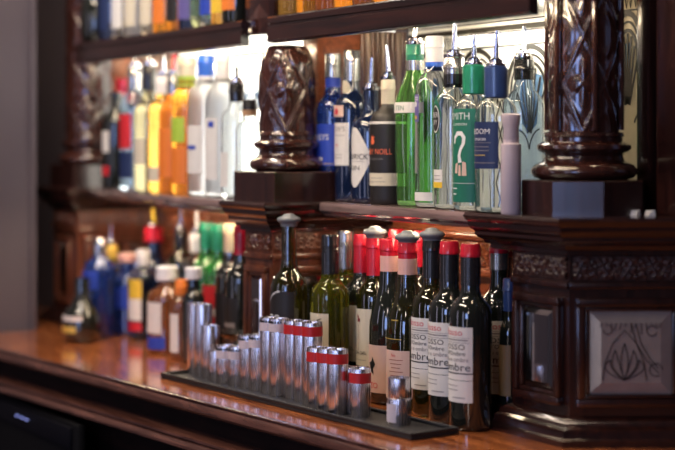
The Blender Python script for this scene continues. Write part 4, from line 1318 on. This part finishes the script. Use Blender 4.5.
# ================================================================== BAR MAT AND STEEL TUBES
mx0, mx1, mf0, mf1 = -2.891, -2.085, -.227, -.168
ang = math.atan2(mf1 - mf0, mx1 - mx0)
ML = math.hypot(mx1 - mx0, mf1 - mf0)
mat_ = thing('bar_mat', 'long black rubber bar mat along the counter edge under the steel tubes', 'bar mat', (mx0, mf0, 0), ang)
MW = .098
MB().box(0, ML, 0, MW, 0, .006, .002).build('base', RUB, mat_)
m = MB()
m.box(0, ML, 0, .007, .006, .012, .002).box(0, ML, MW - .007, MW, .006, .012, .002)
m.box(0, .007, .007, MW - .007, .006, .012, .002).box(ML - .007, ML, .007, MW - .007, .006, .012, .002)
m.build('raised_rim', RUB, mat_)
TR = .0182
ZM = .0062
def matY(x):   # line of the tubes on the mat
    return mf0 + (x - mx0) * (mf1 - mf0) / (mx1 - mx0)
tubes = [  # left edge px, top y, band, label
    (187, 303, None, 'tallest plain steel tube at the far end of the bar mat'),
    (194, 304, None, 'plain tall steel tube touching the farthest one'),
    (201, 325, None, 'plain steel tube one step lower than the far pair'),
    (208, 350, None, 'shortest plain steel tube, just before the white-banded ones'),
    (216, 345, 'w', 'low white-banded steel tube, first of the white-banded ones'),
    (228, 346, 'w', 'low white-banded steel tube, second of the white-banded ones'),
    (239, 335, 'w', 'mid-height white-banded steel tube, farther of its pair'),
    (249, 334, 'w', 'mid-height white-banded steel tube, nearer of its pair'),
    (260, 317, 'w', 'tall white-banded steel tube, farther of its pair'),
    (269, 318, 'w', 'tall white-banded steel tube, nearer of its pair'),
    (284, 320, 'r', 'tall red-banded steel tube next to the white-banded ones'),
    (293, 321, 'r', 'tall red-banded steel tube, middle of its three'),
    (302, 322, 'r', 'tall red-banded steel tube, nearest of its three'),
    (307, 347, 'r', 'mid-height red-banded steel tube, farthest of its three'),
    (317, 348, 'r', 'mid-height red-banded steel tube, middle of its three'),
    (327, 349, 'r', 'mid-height red-banded steel tube, nearest of its three'),
    (331, 366, 'r', 'short red-banded steel tube, farthest of its three'),
    (340, 367, 'r', 'short red-banded steel tube, middle of its three'),
    (349.5, 368, 'r', 'short red-banded steel tube, nearest of its three'),
]
prev = None
for left, top, band, lb in tubes:
    frac = (left - 187) / 162.0
    Yt = -.150 + .028 * frac
    for _ in range(60):
        x_, z_ = xz(left + TR * (500 + 85 * frac), Yt)
        if prev is None or math.hypot(x_ - prev[0], Yt - prev[1]) >= 2 * TR + .0004:
            break
        Yt -= .001
    prev = (x_, Yt)
    hh = H - (top - 140) * z_ / F - ZM
    t = thing('steel_tube', lb, 'metal tube', (x_, Yt, ZM), 0, 'steel tubes standing in a row on the bar mat')
    MB().lathe([(TR * .97, 0), (TR, .001), (TR, hh - .0012), (TR - .0004, hh), (TR - .0014, hh), (TR - .0018, hh - .001), (TR - .0018, .004)], 36).build('tube_wall', STEEL, t, smooth=40)
    if band:
        mb = MB()
        z0, z1 = (hh - .024, hh - .007) if band == 'r' else (hh - .024, hh - .009)
        mb.lathe([(TR + .0005, z0), (TR + .0005, z1)], 36)
        mb.f = mb.f[:-2]
        bd = raw('tape_band', mb.v, mb.f, REDT if band == 'r' else WTAPE, t, smooth=60)
        if band == 'w':
            mb = MB()
            for q in range(-4, 5):
                patch(mb, TR + .0009, hh - .0085, hh - .0045, .09, x_c=q * .26 + .2, n=3)
            raw('black_marks', mb.v, mb.f, BLACK, t, recalc=False, smooth=0)
    # soldered seam ridge
# two-part measure at the near end
x_, z_ = xz(399, -.118)
t = thing('spirit_measure', 'stubby two-part steel spirit measure alone at the near end of the bar mat', 'spirit measure', (x_, -.118, ZM))
k = 12 * z_ / F
MB().lathe([(k * .98, 0), (k, .001), (k, .040), (k * .98, .0415)], 36).build('lower_cup', STEEL, t)
MB().lathe([(k * .86, .0415), (k * .90, .043), (k * .93, .0745), (k * .91, .0755), (k * .84, .0755), (k * .82, .048)], 36).build('upper_cup', STEEL, t)
mb = MB()
patch(mb, k + .0005, .004, .034, .75)
raw('pale_sticker', mb.v, mb.f, WTAPE, t, recalc=False)
prev = (x_, -.118)

arrange()
# ------------------------------------------------------------------ overlap listing for the builder's log
for i in range(len(BOTTLES)):
    for j in range(i):
        a, b = BOTTLES[i], BOTTLES[j]
        if a[4] == b[4]:
            d = math.hypot(a[1] - b[1], a[2] - b[2]) - a[3] - b[3]
            if d < 0:
                print('TOUCH %.4f | %s (%.3f %.3f) | %s (%.3f %.3f)' % (d, a[0][:40], a[1], a[2], b[0][:40], b[1], b[2]))
